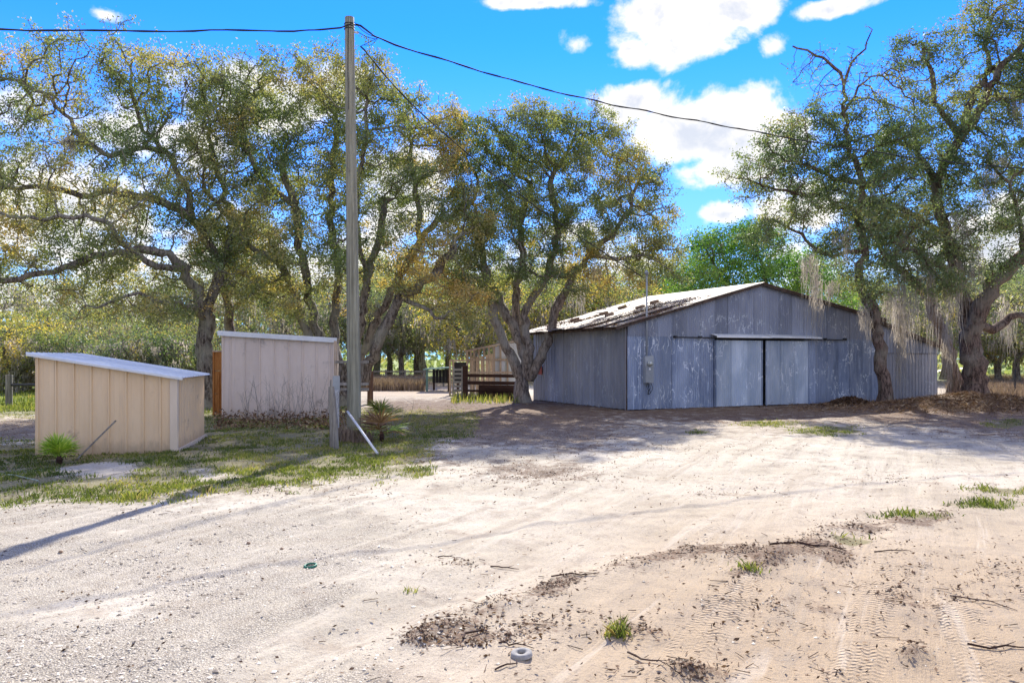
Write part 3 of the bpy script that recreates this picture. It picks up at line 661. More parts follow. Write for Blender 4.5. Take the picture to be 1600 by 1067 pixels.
def tree(name, label, cat, Y, limbs, lobes, natt, nleaf, barkm, leafm, base_r, seed, group=None, flare=.35, **k):
    sk = Skel()
    for j, lb in enumerate(limbs):
        r0, r1 = (lb[0] if lb[0] else (None, None)); sk.limb(PP(Y, *lb[1]), r0, r1, seed=seed+j)
    p0 = sk.p[0].copy(); root = empty(name, (p0.x, p0.y, 0), label=label, cat=cat, group=group)
    ck = {q: k.pop(q) for q in list(k) if q in ('thr', 'spread', 'ln', 'wd', 'tb', 'tv', 'dens')}
    pos, par, r = make_tree(sk, lobes_pts(lobes, Y, natt, seed), base_r, seed=seed, **k)
    off = np.array([p0.x, p0.y, 0]); pos = pos-off
    skin('trunk', pos, par, r, barkm, root, flare, seed); crown('crown', pos, par, r, nleaf, leafm, root, seed=seed, **ck)
    return root, pos+off, par, r
T = {}
T['left'] = tree('oak_tree', 'wide oak with a dark trunk behind the low tan shed and long limbs reaching left', 'tree', 24.0, [
    ((.30,.24), [(326,645),(325,600),(322,550),(320,500)]),
    ((.17,.12), [(320,500),(306,455,-.4),(285,420,-.8),(262,398,-1.2)]), ((.12,.07), [(262,398,-1.2),(200,392,-1.8),(130,405,-2),(60,428,-2.4),(-20,440,-2.6)]),
    ((.17,.13), [(320,500),(330,465,.4),(342,425,.6),(330,385,.6),(300,345,.4),(262,318,.2)]), ((.12,.06), [(262,318,.2),(200,300,0),(130,305,-.4),(60,290,-.8),(-20,300,-1)]),
    ((.11,.05), [(300,345,.4),(290,290,.6),(262,240,.6),(235,215,.6),(215,190,.4),(205,150,.2)]), ((.09,.04), [(262,240,.6),(225,232,0),(160,240,-.4),(110,190,-.6),(60,140,-.8),(10,120,-1)]),
    ((.12,.05), [(342,425,.6),(362,370,1.2),(352,310,1.6),(330,240,1.6),(325,180,1.6)]), ((.10,.04), [(285,420,-.8),(230,410,-2.2),(160,345,-3),(80,340,-3.2),(0,335,-3.4)]),
    ((.09,.03), [(320,500),(300,480,-1),(255,470,-2),(200,460,-2.6),(150,480,-3)])],
    [(60,170,110,95,0,3),(190,120,130,66,0,3),(315,160,95,80,.6,3),(90,290,150,90,-.5,3.2),(250,290,130,90,0,3.2),(20,400,110,80,-2,2.5),(170,400,130,75,-1.4,3),(350,330,80,110,1,2.5),
     (330,440,90,50,0,2.2),(-100,260,110,170,-1,3),(210,480,130,42,-2,1.8),(380,470,60,40,.5,1.6)], 2700, 128000, M['bark'], M['leaf_olive'], .32, 3, tb=.05)
T['mid'] = tree('oak_tree', 'many-stemmed oak fanning out behind the utility pole and the pinkish shed', 'tree', 26.0, [
    ((.34,.30), [(536,640),(536,620),(534,600)]),
    ((.17,.11), [(534,600),(500,560),(478,520),(458,456,-.4),(434,407,-.8)]), ((.17,.12), [(534,600),(508,555,.3),(494,510,.4),(474,415,.3),(458,320,0),(442,250,0)]),
    ((.16,.10), [(534,600),(524,520,.6),(526,415,.8),(517,336,.8),(521,257,.8),(530,190,.8)]), ((.16,.10), [(534,600),(556,540,-.2),(566,494,-.4),(574,435,-.5),(592,375,-.6),(600,310,-.6)]),
    ((.16,.10), [(534,600),(566,555,.4),(582,510,.4),(612,454,.4),(655,375,.4),(690,340,.4)]), ((.20,.13), [(534,600),(562,600,-.4),(584,556,-.8),(606,500,-1),(626,465,-1),(672,430,-1.2),(712,390,-1.4)]),
    ((.09,.04), [(626,465,-1),(660,480,-1.4),(690,500,-1.8)]), ((.10,.05), [(574,435,-.5),(560,360,-1),(555,290,-1),(575,220,-1),(570,150,-1)]), ((.10,.05), [(458,320,0),(410,280,0),(380,220,0),(370,170,0)]),
    ((.11,.05), [(655,375,.4),(650,300,.6),(640,230,.6),(650,190,.6)]), ((.10,.05), [(434,407,-.8),(390,380,-1),(350,330,-1),(320,300,-1)])],
    [(400,170,85,75,0,2.6),(480,130,70,55,0,2.6),(570,145,70,58,0,2.6),(640,200,70,66,0,2.6),(430,280,110,80,0,3),(560,270,110,90,0,3),(660,300,90,80,0,3),(390,390,100,75,-.6,2.8),
     (520,400,110,60,-.8,2.8),(650,400,90,60,-.8,2.8),(700,440,50,50,-1,2),(450,470,90,36,-1.2,1.8),(350,250,60,80,0,2.4),(700,220,55,66,0,2),(730,330,50,70,-.5,2),(735,480,40,36,-1.5,1.4)], 2900, 165000, M['bark'], M['leaf_olive'], .34, 5, tb=.07)
T['barnside'] = tree('oak_tree', 'rounded oak with smooth grey forked trunks at the far left corner of the barn', 'tree', 27.8, [
    ((.27,.26), [(818,632),(818,612),(818,598)]),
    ((.20,.12), [(818,598),(802,570,-.1),(796,550,-.2),(774,499,-.3),(764,462,-.4),(752,420,-.4)]), ((.19,.12), [(818,598),(818,550),(794,496,.1),(768,448,.1),(757,407,.1),(745,350,.1)]),
    ((.17,.10), [(818,560),(812,527,.4),(804,467,.4),(816,407,.5),(812,350,.5),(830,290,.5)]), ((.17,.10), [(822,585),(827,554,-.2),(822,490,-.2),(841,453,-.2),(864,398,-.2),(870,340,0),(860,280,0)]),
    ((.17,.10), [(826,596),(842,568,-.3),(864,508,-.3),(887,444,-.3),(923,398,-.3),(958,365,-.3)]), ((.09,.04), [(900,428,-.3),(860,432,-.6),(820,424,-.8)]),
    ((.09,.04), [(923,398,-.3),(975,405,-.5),(1010,400,-.5)]), ((.08,.04), [(958,365,-.3),(985,320,0),(1000,270,0)]), ((.08,.04), [(860,280,0),(890,230,0),(900,190,0)])],
    [(745,230,66,60,0,2.4),(830,230,70,70,0,2.6),(905,205,48,42,0,2),(930,260,80,75,0,2.6),(1000,320,62,80,0,2.4),(1020,400,48,50,0,2),(900,360,110,70,0,3),(780,340,95,90,0,3),
     (740,430,60,50,-.5,2.2),(840,430,70,40,-.8,2),(960,440,80,28,-.6,1.8),(1060,420,18,36,0,1)], 2500, 150000, M['bark_pale'], M['leaf_olive'], .3, 7, tb=-.08)
def bare_top(pz): return np.where((pz[:, 2] > 10.4), .08, 1.0)
T['lean'] = tree('oak_tree', 'slender dark oak trunk against the barn front with a bare branched top', 'tree', 26.4, [
    ((.22,.19), [(1382,638),(1380,600),(1376,560),(1368,505),(1354,470)]), ((.14,.085), [(1354,470),(1340,430),(1350,390),(1338,335),(1346,285),(1328,240)]),
    ((.08,.03), [(1328,240),(1322,190),(1320,130),(1295,98),(1262,82),(1236,68)]), ((.05,.015), [(1320,130),(1330,100),(1352,78),(1360,40)]), ((.05,.02), [(1322,170),(1350,130),(1385,115)]),
    ((.09,.04), [(1338,285),(1302,278),(1262,262),(1230,250)]), ((.08,.03), [(1334,390),(1290,400),(1262,378),(1238,360),(1205,345)]), ((.09,.04), [(1346,335),(1290,310),(1240,300),(1190,290)])],
    [(1330,180,70,50,0,1.8),(1250,215,60,50,0,2),(1205,270,66,52,0,2),(1300,290,80,60,0,2.2),(1400,230,50,60,0,1.8),(1240,330,60,38,0,1.8),(1350,400,60,55,0,2),(1290,395,40,30,0,1.4),(1355,430,44,60,-1.0,1.0),(1340,330,60,60,-1.2,1.2),(1325,235,50,46,-.6,1.2),(1190,375,40,30,0,1.3),(1305,108,80,40,0,1.6),(1400,130,50,40,0,1.4)],
    2000, 56000, M['bark_red'], M['leaf_dark'], .22, 9, tb=.02, dens=bare_top, ln=.09)
T['right'] = tree('oak_tree', 'massive oak with a thick dark forked trunk at the right edge of the photo', 'tree', 27.6, [
    ((.42,.36), [(1527,636),(1526,605),(1520,560),(1518,525)]), ((.30,.22), [(1518,525),(1538,470,-.2),(1565,428,-.4),(1600,398,-.5),(1650,365,-.6)]), ((.2,.12), [(1650,365,-.6),(1690,300,-.6),(1700,200,-.6)]),
    ((.24,.17), [(1518,525),(1506,485,.3),(1496,430,.4),(1480,370,.4),(1462,300,.4),(1468,270,.4)]), ((.16,.09), [(1468,270,.4),(1500,215,.2),(1532,170,0),(1560,115,0),(1600,70,0),(1640,20,0)]),
    ((.14,.06), [(1500,215,.2),(1520,150,.6),(1545,110,.8),(1540,60,.8),(1560,10,.8)]), ((.13,.05), [(1465,285,.4),(1430,235,.2),(1400,222,0),(1370,230,0)]), ((.11,.05), [(1480,370,.4),(1420,330,0),(1370,318,-.2),(1310,300,-.4)]),
    ((.16,.09), [(1545,520,.2),(1580,498,.4),(1620,495,.4)]), ((.12,.05), [(1500,215,.2),(1460,160,0),(1455,120,0),(1440,70,0)]), ((.1,.05), [(1496,430,.4),(1440,400,-.5),(1400,380,-1)]),
    ((.1,.05), [(1600,398,-.5),(1590,330,-1),(1570,280,-1.2)])],
    [(1560,60,75,60,.3,2.4),(1440,90,60,50,0,2),(1600,150,70,70,0,2.6),(1480,180,75,50,0,2.4),(1420,270,80,55,0,2.6),(1530,280,85,70,0,3),(1620,280,60,80,0,3),(1430,370,80,60,-.6,2.4),
     (1540,380,90,60,-.8,2.4),(1390,330,50,60,0,2),(1460,440,70,34,-1,1.6),(1660,120,60,120,0,3),(1690,280,60,100,0,3),(1570,10,80,40,.4,2)], 2800, 130000, M['bark_red'], M['leaf_dark'], .42, 12, tb=.05, ln=.09)
T['right2'] = tree('oak_tree', 'leaning oak trunk right beside the thick oak, curving up over the lean-to roof', 'tree', 30.6, [
    ((.27,.22), [(1496,624),(1490,592),(1482,555),(1468,512)]), ((.2,.12), [(1468,512),(1452,472,-.6),(1430,440,-1.2),(1408,422,-1.6),(1392,412,-1.8)]), ((.1,.05), [(1392,412,-1.8),(1372,380,-1.8),(1360,340,-1.6)])],
    [(1400,360,60,50,-1.5,1.6),(1450,410,50,44,-1,1.6),(1360,330,50,40,-1.5,1.4)], 420, 13000, M['bark_red'], M['leaf_dark'], .27, 15, ln=.09)
T['left2'] = tree('oak_tree', 'slim brown oak trunk rising just behind the pinkish shed roof', 'tree', 29.0, [
    ((.20,.16), [(358,630),(359,570),(358,520),(357,480)]), ((.14,.08), [(357,480),(350,440),(362,400),(372,350)]), ((.09,.05), [(357,490),(385,465),(402,448)])],
    [(380,370,60,60,0,2),(340,400,50,40,0,2),(420,440,50,30,0,1.6)], 420, 13000, M['bark_red'], M['leaf_olive'], .2, 17)
T['green'] = tree('tree', 'bright green leafy tree standing behind the barn roof', 'tree', 44.0, [
    ((.30,.22), [(1180,612),(1178,560),(1182,500)]), ((.14,.07), [(1182,500),(1140,450),(1110,400)]), ((.14,.07), [(1182,500),(1195,430),(1170,370)]), ((.14,.07), [(1182,500),(1240,450),(1280,420)])],
    [(1165,375,50,32,0,3),(1120,400,70,42,0,3),(1075,440,48,38,0,3),(1190,420,80,50,0,3.4),(1260,430,60,50,0,3),(1300,465,50,30,0,2.4),(1150,470,90,40,0,3)], 1400, 42000, M['bark'], M['leaf_bright'], .3, 19, ln=.16, wd=.075, spread=.26, kill=.5)
# ---- far trees: three built once, then copied
def proto(name, label, seed, h, spread_, nl, barkm, leafm, low, group, ln=.15):
    sk = Skel(); rg = random.Random(seed)
    sk.limb([(0, 0, -.05), (.1, 0, h*.12), (.0, .1, h*.24)], .26, .2, .4, .05, seed)
    for a in range(4):
        an = a*1.57+rg.uniform(-.4, .4); sk.limb([(0, .1, h*.24), (math.cos(an)*spread_*.35, math.sin(an)*spread_*.35, h*.42), (math.cos(an)*spread_*.6, math.sin(an)*spread_*.6, h*.62)], .13, .05, .4, .1, seed+a)
    rn = np.random.default_rng(seed); n = 520; v = rn.normal(size=(n, 3)); v /= np.linalg.norm(v, axis=1)[:, None]; v *= (rn.random(n)**.4)[:, None]
    att = v*[spread_, spread_, h*(1-low)/2]+[0, 0, h*(1+low)/2]; att[:, 0] += .6*np.sin(att[:, 2]*1.1+seed)
    root = empty(name, (0, 0, 0), label=label, cat='tree', group=group)
    pos, par, r = make_tree(sk, att, .28, step=.4, kill=.55, seed=seed, tip=.011, twl=.5)
    skin('trunk', pos, par, r, barkm, root, .4, seed); crown('crown', pos, par, r, nl, leafm, root, .05, .3, ln, ln*.55, seed, .0, .25)
    # ragged moss hanging in the crown
    rg2 = np.random.default_rng(seed+3); cand = np.nonzero((r < .05) & (pos[:, 2] < h*.75))[0]; pk = rg2.choice(cand, 260); strands('moss', pos[pk], rg2, .25, 1.1, .10, root, 5, .12)
    return root
def strands(name, P0, rg, lmin, lmax, wd, parent, per, sp, tb=.5):
    n = len(P0)*per; b = np.repeat(P0, per, 0)+rg.normal(0, sp, (n, 3))*[1, 1, .5]; ln = rg.uniform(lmin, lmax, n)*rg.random(n)**.5; ns = 6
    az = rg.uniform(0, 6.28, n); sd = np.stack([np.cos(az), np.sin(az), np.zeros(n)], 1); drift = rg.normal(0, .06, (n, 3)); V = np.empty((n, (ns+1)*2, 3))
    for i in range(ns+1):
        t = i/ns; w = wd*(1-t)**.7*(.5+.8*rg.random(n)); c = b+drift*t*ln[:, None]+rg.normal(0, .028, (n, 3))*(i > 0); c[:, 2] = b[:, 2]-ln*t
        V[:, 2*i] = c-sd*w[:, None]/2; V[:, 2*i+1] = c+sd*w[:, None]/2
    f = np.array([[2*i, 2*i+1, 2*i+3, 2*i+2] for i in range(ns)]); Fq = (np.arange(n)[:, None, None]*(ns+1)*2+f[None]).reshape(-1, 4)
    tint = np.clip(tb+rg.normal(0, .25, n), 0, 1)
    return npmesh(name, V.reshape(-1, 3), Fq, M['moss'], parent, {'tint': ('FACE', np.repeat(tint, ns))})
GF = 'mossy oaks standing across the far field'; GG = 'golden spring trees beyond the barn and sheds'; GB = 'bushes at the field edge behind the tan shed'
LF = 'grey green mossy oak across the far field'; LG = 'low golden leaved tree in the woods beyond the sheds and barn'; LB = 'rounded olive bush at the field edge'
pr = {'f': proto('oak_tree', LF, 31, 9.0, 4.2, 12000, M['bark'], M['leaf_grey'], .22, GF), 'g': proto('golden_tree', LG, 33, 7.0, 3.4, 12000, M['bark'], M['leaf_gold'], .2, GG),
      'b': proto('bush', LB, 35, 4.2, 2.6, 11000, M['bark'], M['leaf_dark'], .02, GB, .12)}
for q in pr['b'].children: pass
pr['b']['category'] = 'bush'
first = {k: True for k in pr}
def put(k, px, Y, sc=1.0, rz=0.0, leaf=None, label=None, group=None):
    if first[k]: r_ = pr[k]; first[k] = False; kids = list(r_.children)
    else:
        r_ = dup(pr[k]); kids = [dup(c, r_) for c in pr[k].children]
    r_.location = ((px-800)/F*Y, Y, -.05); r_.scale = (sc*1.05, sc*1.05, sc); r_.rotation_euler = (0, 0, rz)
    if leaf:
        for c in kids:
            if c.name.startswith('crown'): c.material_slots[0].link = 'OBJECT'; c.material_slots[0].material = leaf
    if label: r_['label'] = label
    if group: r_['group'] = group
far = [('f',-60,46,.9),('g',40,40,.62),('f',110,54,.9),('f',160,44,.55),('f',250,58,1),('f',330,64,1.1),('g',300,47,.6),('f',420,52,.85),('f',470,60,1),
       ('f',560,56,.92),('f',608,60,.9),('f',628,53,.82),('f',652,56,.88),('f',700,62,1),('f',588,66,1.2),('g',740,48,1.05),('f',660,74,1.5),('f',775,56,1),('f',830,60,1.05),('g',868,52,1.15),('g',915,50,1.05),('g',965,54,1.15),('f',900,70,1.2),
       ('g',1010,58,1.2),('f',1040,62,1.1),('f',1330,60,1.0),('f',1400,56,.9),('f',1450,50,.85),('f',1475,58,1),('f',1530,52,.95),('g',1560,46,.8),('f',1590,44,.8),('f',1640,50,1),('f',1650,40,.8),('f',-150,52,1),('f',1720,56,1)]
for i, (k, px, Y, s_) in enumerate(far): put(k, px, Y, s_, i*1.3)
for i, (px, Y, s_, lf) in enumerate([(205,33,.72,None),(262,34,.78,None),(150,37,.75,None),(20,36,.8,M['leaf_gold']),(88,39,.85,M['leaf_gold']),(300,35,.62,None),(-60,38,.9,None)]):
    if lf: put('b', px, Y, s_, i*2.1, lf, 'rounded golden bush at the field edge behind the left fence', 'golden bushes behind the left fence')
    else: put('b', px, Y, s_, i*2.1)
# distant wood that reads as one mass
n = 36000; a = NR.uniform(-1.25, 1.25, n); d = NR.uniform(78, 130, n); top = 5+5*fbm(a*9, d*.02, 1.0, 3)
x = np.sin(a)*d; y = np.cos(a)*d; z = NR.random(n)**.9*top*d/100
C = np.stack([x, y, z], 1); o = leafcloud('far_wood', C, .75, .5, M['leaf_grey'], np.clip(fbm(a*20, z*.3, 1, 3)*1.6-.35+NR.normal(0, .2, n), 0, 1)); tag(o, 'distant belt of woodland closing the horizon', 'woodland', None, 'stuff')
# ---- hanging moss beards (things that hang from the oaks)
def beard(px, py0, py1, wpx, Y, label, k=1.0):
    if py0 > 400 and px > 1380: py0 -= 24; py1 -= 10; wpx *= .8
    h = (py1-py0)/F*Y; w = wpx/F*Y; p = P(px, py0, Y); rg = np.random.default_rng(int(px*7+py0)); m = int(20*k)
    cl_ = rg.normal(0, 1, (4, 2)); ci = rg.integers(0, 4, m); P0 = np.stack([cl_[ci, 0]*w/2.6+rg.normal(0, w/9, m), cl_[ci, 1]*.16+rg.normal(0, .05, m), -rg.random(m)*h*.4+.2*np.cos(ci*2.1)*h*.4], 1)
    root = strands('spanish_moss', P0, rg, h*.3, h*1.05, .014, None, 8, .06, .5); root.location = p
    # tie of fine curled fibres at the top
    tag(root, label, 'spanish moss', 'beards of spanish moss hanging from the oaks')
BD = [(1272,418,548,20,26,'long pointed moss beard hanging in front of the barn gable'),(1258,395,470,12,26.2,'thin moss wisp left of the long pointed moss beard'),(1296,440,476,14,26,'short moss wisp right of the long pointed moss beard'),
      (1352,475,535,28,26,'moss tuft left of the slender dark trunk'),(1386,470,520,18,26,'moss tuft hugging the right side of the slender dark trunk'),
      (1412,480,585,30,26.8,'moss beard over the lean-to roof, leftmost of the curtain'),(1425,460,560,30,26.6,'broad moss beard in front of the lean-to roof'),(1410,520,700*0+660,10,26.9,'thinnest trailing moss strand in front of the lean-to wall'),
      (1470,430,575,40,26.5,'widest pale moss curtain above the leaning trunk'),(1500,420,545,34,26.4,'pale moss beard just left of the thick oak trunk'),(1482,520,640,18,29.0,'moss trailing down the leaning trunk'),
      (1452,410,500,36,26.8,'upper moss beard in the middle of the right oaks'),(1340,345,430,22,26,'moss beard in the lower crown of the slender oak'),(1355,300,390,16,26.2,'narrow moss beard beneath the bare top'),
      (1412,340,420,22,27,'moss beard between the slender and the thick oak crowns'),(1545,250,320,18,26.8,'brown moss beard high in the thick oak'),(1560,245,300,12,27,'small moss wisp high in the thick oak by the frame edge'),
      (1590,150,200,22,27.5,'topmost moss beard at the right edge'),(1500,330,400,24,26.6,'moss beard in the heart of the thick oak crown'),(1575,500,560,26,30,'moss hanging under the right low limb'),
      (1300,360,420,14,26,'faint moss wisp in the left of the slender oak crown'),(1525,390,470,30,26.4,'moss beard in front of the fork of the thick oak'),(112,215,252,7,22.5,'lone dark moss beard in the left oak crown'),
      (925,415,452,18,27.3,'moss wisp under the right limb of the oak beside the barn'),(905,440,500,22,38,'dusky moss beard behind the oak beside the barn')]
for b_ in BD: beard(*b_)
# ------------------------------------------------------------------ barn
TH = math.radians(25.5); AX, AY = 3.56, 23.7
barn = empty('barn', (AX, AY, 0), TH, label='large weathered blue grey metal barn with sliding doors and a rusty gable roof', cat='barn')
BC, BS = math.cos(TH), math.sin(TH)
def bw(u, v, z): return Vector((AX+u*BC-v*BS, AY+u*BS+v*BC, z))
def roof_z(u):
    if u <= 5.34: return 2.69+.27*u
    if u <= 11.2: return 4.13-.185*(u-5.34)
    return 3.046-.27*(u-11.2)
def profile(kind, w):
    """offsets (s, d) across a sheet w wide"""
    pts = []
    if kind == 'corr':
        n = max(2, int(w/.076)); k = 4
        for i in range(n*k+1): s = w*i/(n*k); pts.append((s, .009*math.sin(2*math.pi*i/k+.3)))
    else:
        pit, rib = kind; n = max(1, round(w/pit)); p = w/n
        for i in range(n):
            s = i*p; pts += [(s+.0, .0), (s+.012, rib), (s+.032, rib), (s+.044, 0)]
            if pit > .2: pts += [(s+p*.36, 0), (s+p*.38, rib*.12), (s+p*.42, 0), (s+p*.66, 0), (s+p*.68, rib*.12), (s+p*.72, 0)]
        pts.append((w, 0))
    return pts
def sheet(name, o, du, dn, w, zb, zt, kind, mat_, parent, ragged=.02, off=0, dup_=(0, 0, 1), seed=0):
    """a ribbed sheet: origin o, run du, outward normal dn, height direction dup_; zb, zt functions of the run."""
    rg = random.Random(seed*31+int(w*100)); mb = MB(); o = Vector(o); du = Vector(du); dn = Vector(dn); dz = Vector(dup_)
    pr_ = profile(kind, w); tilt = rg.uniform(-.006, .006)
    for row in range(2):
        for (s, d) in pr_:
            h = zb(s)+rg.uniform(0, ragged) if row == 0 else zt(s)
            mb.v.append(tuple(o+du*s+dn*(d+off+tilt*row)+dz*h))
    n = len(pr_)
    for i in range(n-1): mb.f.append((i, i+1, n+i+1, n+i))
    return mb.build(name, mat_, parent)
X_, Y_, Z_ = Vector((1, 0, 0)), Vector((0, 1, 0)), Vector((0, 0, 1))
u = 0.0; k = 0; SW = .565
while u < 11.05:                       # front wall, one sheet after another
    w = min(SW, 11.08-u); fn = lambda s, u=u: roof_z(u+s)-.05
    inner = u > 3.3 and u+w < 7.5
    lo = 2.30 if inner else 0.0
    if not inner:
        sheet('metal_sheet', (u, 0, 0), X_, -Y_, w+.01, lambda s: 0.0, lambda s: 2.31, 'corr', M['barn'], barn, .03, .010*(k % 2), seed=k)
    sheet('metal_sheet', (u, 0, 0), X_, -Y_, w+.01, lambda s: 2.29, fn, 'corr', M['barn_up'], barn, .0, .014+.010*(k % 2), seed=k+50)
    u += w; k += 1
# side wall: ribbed sheets, the first strip proud of the rest
for i, (v0, v1, off) in enumerate([(0, .91, .05), (.91, 1.95, 0), (1.95, 2.99, .004), (2.99, 4.03, 0), (4.03, 5.07, .004), (5.07, 6.3, 0)]):
    sheet('side_sheet', (0, v0, 0), Y_, -X_, v1-v0, lambda s: .01, lambda s: 2.66, (.19, .022), M['barn_side'], barn, .03, off, seed=i)
mb = MB(); mb.box(-.055, -.015, 0, -.045, .06, 2.62); mb.build('corner_strip', M['trim'] if 0 else weathered('rusty corner strip', (.16, .09, .05), (.34, .33, .36), .8), barn)
# closed back, right and floor so that it is dark inside
mb = MB(); mb.box(0, 6.32, 0, 11.1, 6.36, 2.6); mb.quad((0, 6.34, 2.6), (11.1, 6.34, 2.6), (11.1, 6.34, 3.02), (5.34, 6.34, 4.08)); mb.build('rear_wall', M['barn_side'], barn)
mb = MB(); mb.box(11.09, .0, 0, 11.13, 6.34, 3.0); mb.build('right_wall', M['barn'], barn)
mb = MB(); mb.box(3.3, .9, 0, 7.7, .95, 2.4); mb.build('gap_shade_sheet', M['shade_in'], barn)  # added near-black sheet, paints the darkness seen through the door gap
# roof sheets
def roof_run(u0, u1, v0, v1, mat_, over=.55, nrow=2, seed=0, steps=.66):
    v = v0; k = 0; rg = random.Random(seed)
    while v < v1-.05:
        w = min(steps, v1-v)
        for rw in range(nrow):
            a = u0+(u1-u0)*rw/nrow; b = u0+(u1-u0)*(rw+1)/nrow; up_first = abs(roof_z(u0+.01)) < abs(roof_z(u1-.01))
            a2, b2 = (a-.04, b) if up_first else (a, b+.04)
            if rw == 0 and up_first: a2 -= rg.uniform(0, .12)
            if rw == nrow-1 and not up_first: b2 += rg.uniform(0, .10)
            za, zb = roof_z(a+1e-3)+(a2-a)*.2, roof_z(b-1e-3); L_ = Vector((b2-a2, 0, zb-za)); n_ = Vector((-L_.z, 0, L_.x)).normalized()
            lift = .012+.010*((rw+k) % 2) + (.03 if (rw == 0 and up_first and rg.random() < .4) else 0)
            mb = MB(); pr_ = profile('corr', w+.03)
            for t_ in (0, 1):
                for (s, d) in pr_: mb.v.append(tuple(Vector((a2, v-.01+s, za+.0))+L_*t_+n_*(d+lift+(.012 if (t_ == 0) == up_first else 0)+rg.uniform(-.002, .002))))
            n = len(pr_)
            for i in range(n-1): mb.f.append((i, i+1, n+i+1, n+i))
            mb.build('roof_sheet', mat_, barn)
        v += w; k += 1
roof_run(-.52, 5.34, -.22, 6.5, M['roofm'], seed=3)
roof_run(5.34, 11.35, -.22, 6.5, M['roofm'], seed=4)
roof_run(11.3, 15.0, .05, 5.6, M['roofm'], seed=5, nrow=1)
mb = MB()
for a, b in ((-.52, 5.34), (5.34, 11.3)): mb.beam((a, -.16, roof_z(a+1e-3 if a > 0 else a)-.035), (b, -.16, roof_z(b-1e-3)-.035), .03, .09)
mb.build('rake_board', M['edge'], barn)
mb = MB(); mb.beam((-.42, -.1, roof_z(-.42)-.06), (-.42, 6.4, roof_z(-.42)-.06), .04, .07)
mb.build('eave_board', M['edge'], barn)
for v in np.arange(.1, 6.4, .62):
    MB().beam((-.5, v, roof_z(-.5)-.045), (1.0, v, roof_z(1.0)-.045), .04, .07).build('rafter', M['edge'], barn)
MB().quad((5.14, -.24, 4.10), (5.34, -.24, 4.165), (5.34, 6.5, 4.165), (5.14, 6.5, 4.10)).quad((5.34, -.24, 4.165), (5.54, -.24, 4.12), (5.54, 6.5, 4.12), (5.34, 6.5, 4.165)).build('ridge_cap', M['roofm'], barn)
# sliding doors
def door(u0, u1, lab=None):
    o = MB().box(u0, -.085, .03, u1, -.06, 2.19).build('sliding_door', M['barn_door'], barn)
    if lab: o['label'] = lab
    n = 3; w = (u1-u0)/n
    for i in range(n):
        sheet('door_sheet', (u0+i*w, -.09, 0), X_, -Y_, w, lambda s: .02, lambda s: 2.2, 'corr', M['barn_door'], o, .015, .012+.004*(i % 2), seed=70+i)
    MB().box(u0-.005, -.118, .02, u0+.03, -.086, 2.2).box(u1-.03, -.118, .02, u1+.005, -.086, 2.2).build('door_edge', M['barn'], o)
    return o
door(3.36, 5.37); door(5.53, 7.50)
MB().beam((1.74, -.13, 2.27), (9.31, -.13, 2.255), .03, .045).build('door_rail', M['darkmetal'], barn)
for uu in (1.76, 2.75, 8.3, 9.28): MB().box(uu-.035, -.15, 2.25, uu+.035, -.02, 2.32).build('rail_bracket', M['darkmetal'], barn)
MB().quad((3.22, -.03, 2.40), (5.6, -.03, 2.41), (5.6, -.34, 2.335), (3.22, -.34, 2.325)).quad((3.22, -.34, 2.325), (5.6, -.34, 2.335), (5.6, -.345, 2.285), (3.22, -.345, 2.275)).build('rail_hood', M['whitemetal'], barn)
MB().quad((5.5, -.03, 2.425), (7.86, -.03, 2.40), (7.86, -.35, 2.33), (5.5, -.35, 2.35)).quad((5.5, -.35, 2.35), (7.86, -.35, 2.33), (7.86, -.355, 2.285), (5.5, -.355, 2.295)).build('rail_hood', M['whitemetal'], barn)
# lean-to on the right
u = 11.14; k = 0
while u < 14.75:
    w = min(.92, 14.8-u)
    sheet('lean_to_sheet', (u, .3, 0), X_, -Y_, w, lambda s: .0, lambda s: 1.83, (.19, .018), M['barn_side'], barn, .02, 0, seed=k)
    sheet('lean_to_sheet', (u, .3, 0), X_, -Y_, w, lambda s: 1.80, lambda s, u=u: roof_z(u+s)-.06, (.19, .018), M['barn_up'], barn, .0, .03, seed=k+9)
    u += w; k += 1
MB().box(11.14, .25, 1.785, 14.8, .268, 1.80).build('lap_strip', M['edge'], barn)
MB().box(14.8, .3, 0, 14.83, 5.5, 2.0).build('lean_to_end_wall', M['barn_side'], barn)
MB().beam((11.2, .12, roof_z(11.21)-.06), (14.98, .12, roof_z(14.98)-.04), .03, .11).build('lean_to_rake_board', M['edge'], barn)
# electric service: box, meter, mast
e = empty('electric_meter', bw(.71, -.02, .84), TH, label='grey electric meter box with a tall conduit mast on the barn front', cat='electric meter')
MB().box(-.16, -.14, 0, .16, -.02, .84).build('meter_box', M['greybox'], e)
MB().box(-.15, -.155, .02, .15, -.142, .52).build('panel_cover', M['greybox'], e)
MB().box(-.035, -.168, .40, .035, -.157, .46).build('label_plate', M['white'], e)
mb = MB(); mb.tube([(.0, -.14, .60), (.0, -.19, .60)], .085, 16); mb.tube([(0, -.19, .60), (0, -.25, .60)], .07, 16); mb.build('meter_glass', M['glass'], e, True)
MB().tube([(-.06, -.08, .84), (-.06, -.08, 3.34)], .028, 8).build('conduit', M['greybox'], e, True)
mb = MB(); mb.tube([(-.06, -.08, 3.34), (-.06, -.09, 3.42), (-.10, -.12, 3.45), (-.17, -.15, 3.40)], [.04, .055, .055, .03], 10); mb.build('weatherhead', M['greybox'], e, True)
for i in range(5):
    a = R.uniform(-.12, .10); MB().tube(catmull([(a, -.07, .0), (a+R.uniform(-.05, .05), -.12, -.16), (a*.4+R.uniform(-.05, .09), -.1, -.30), (R.uniform(-.02, .1), -.06, -.36)], .06), .008, 5).build('wire', M['black'], e)
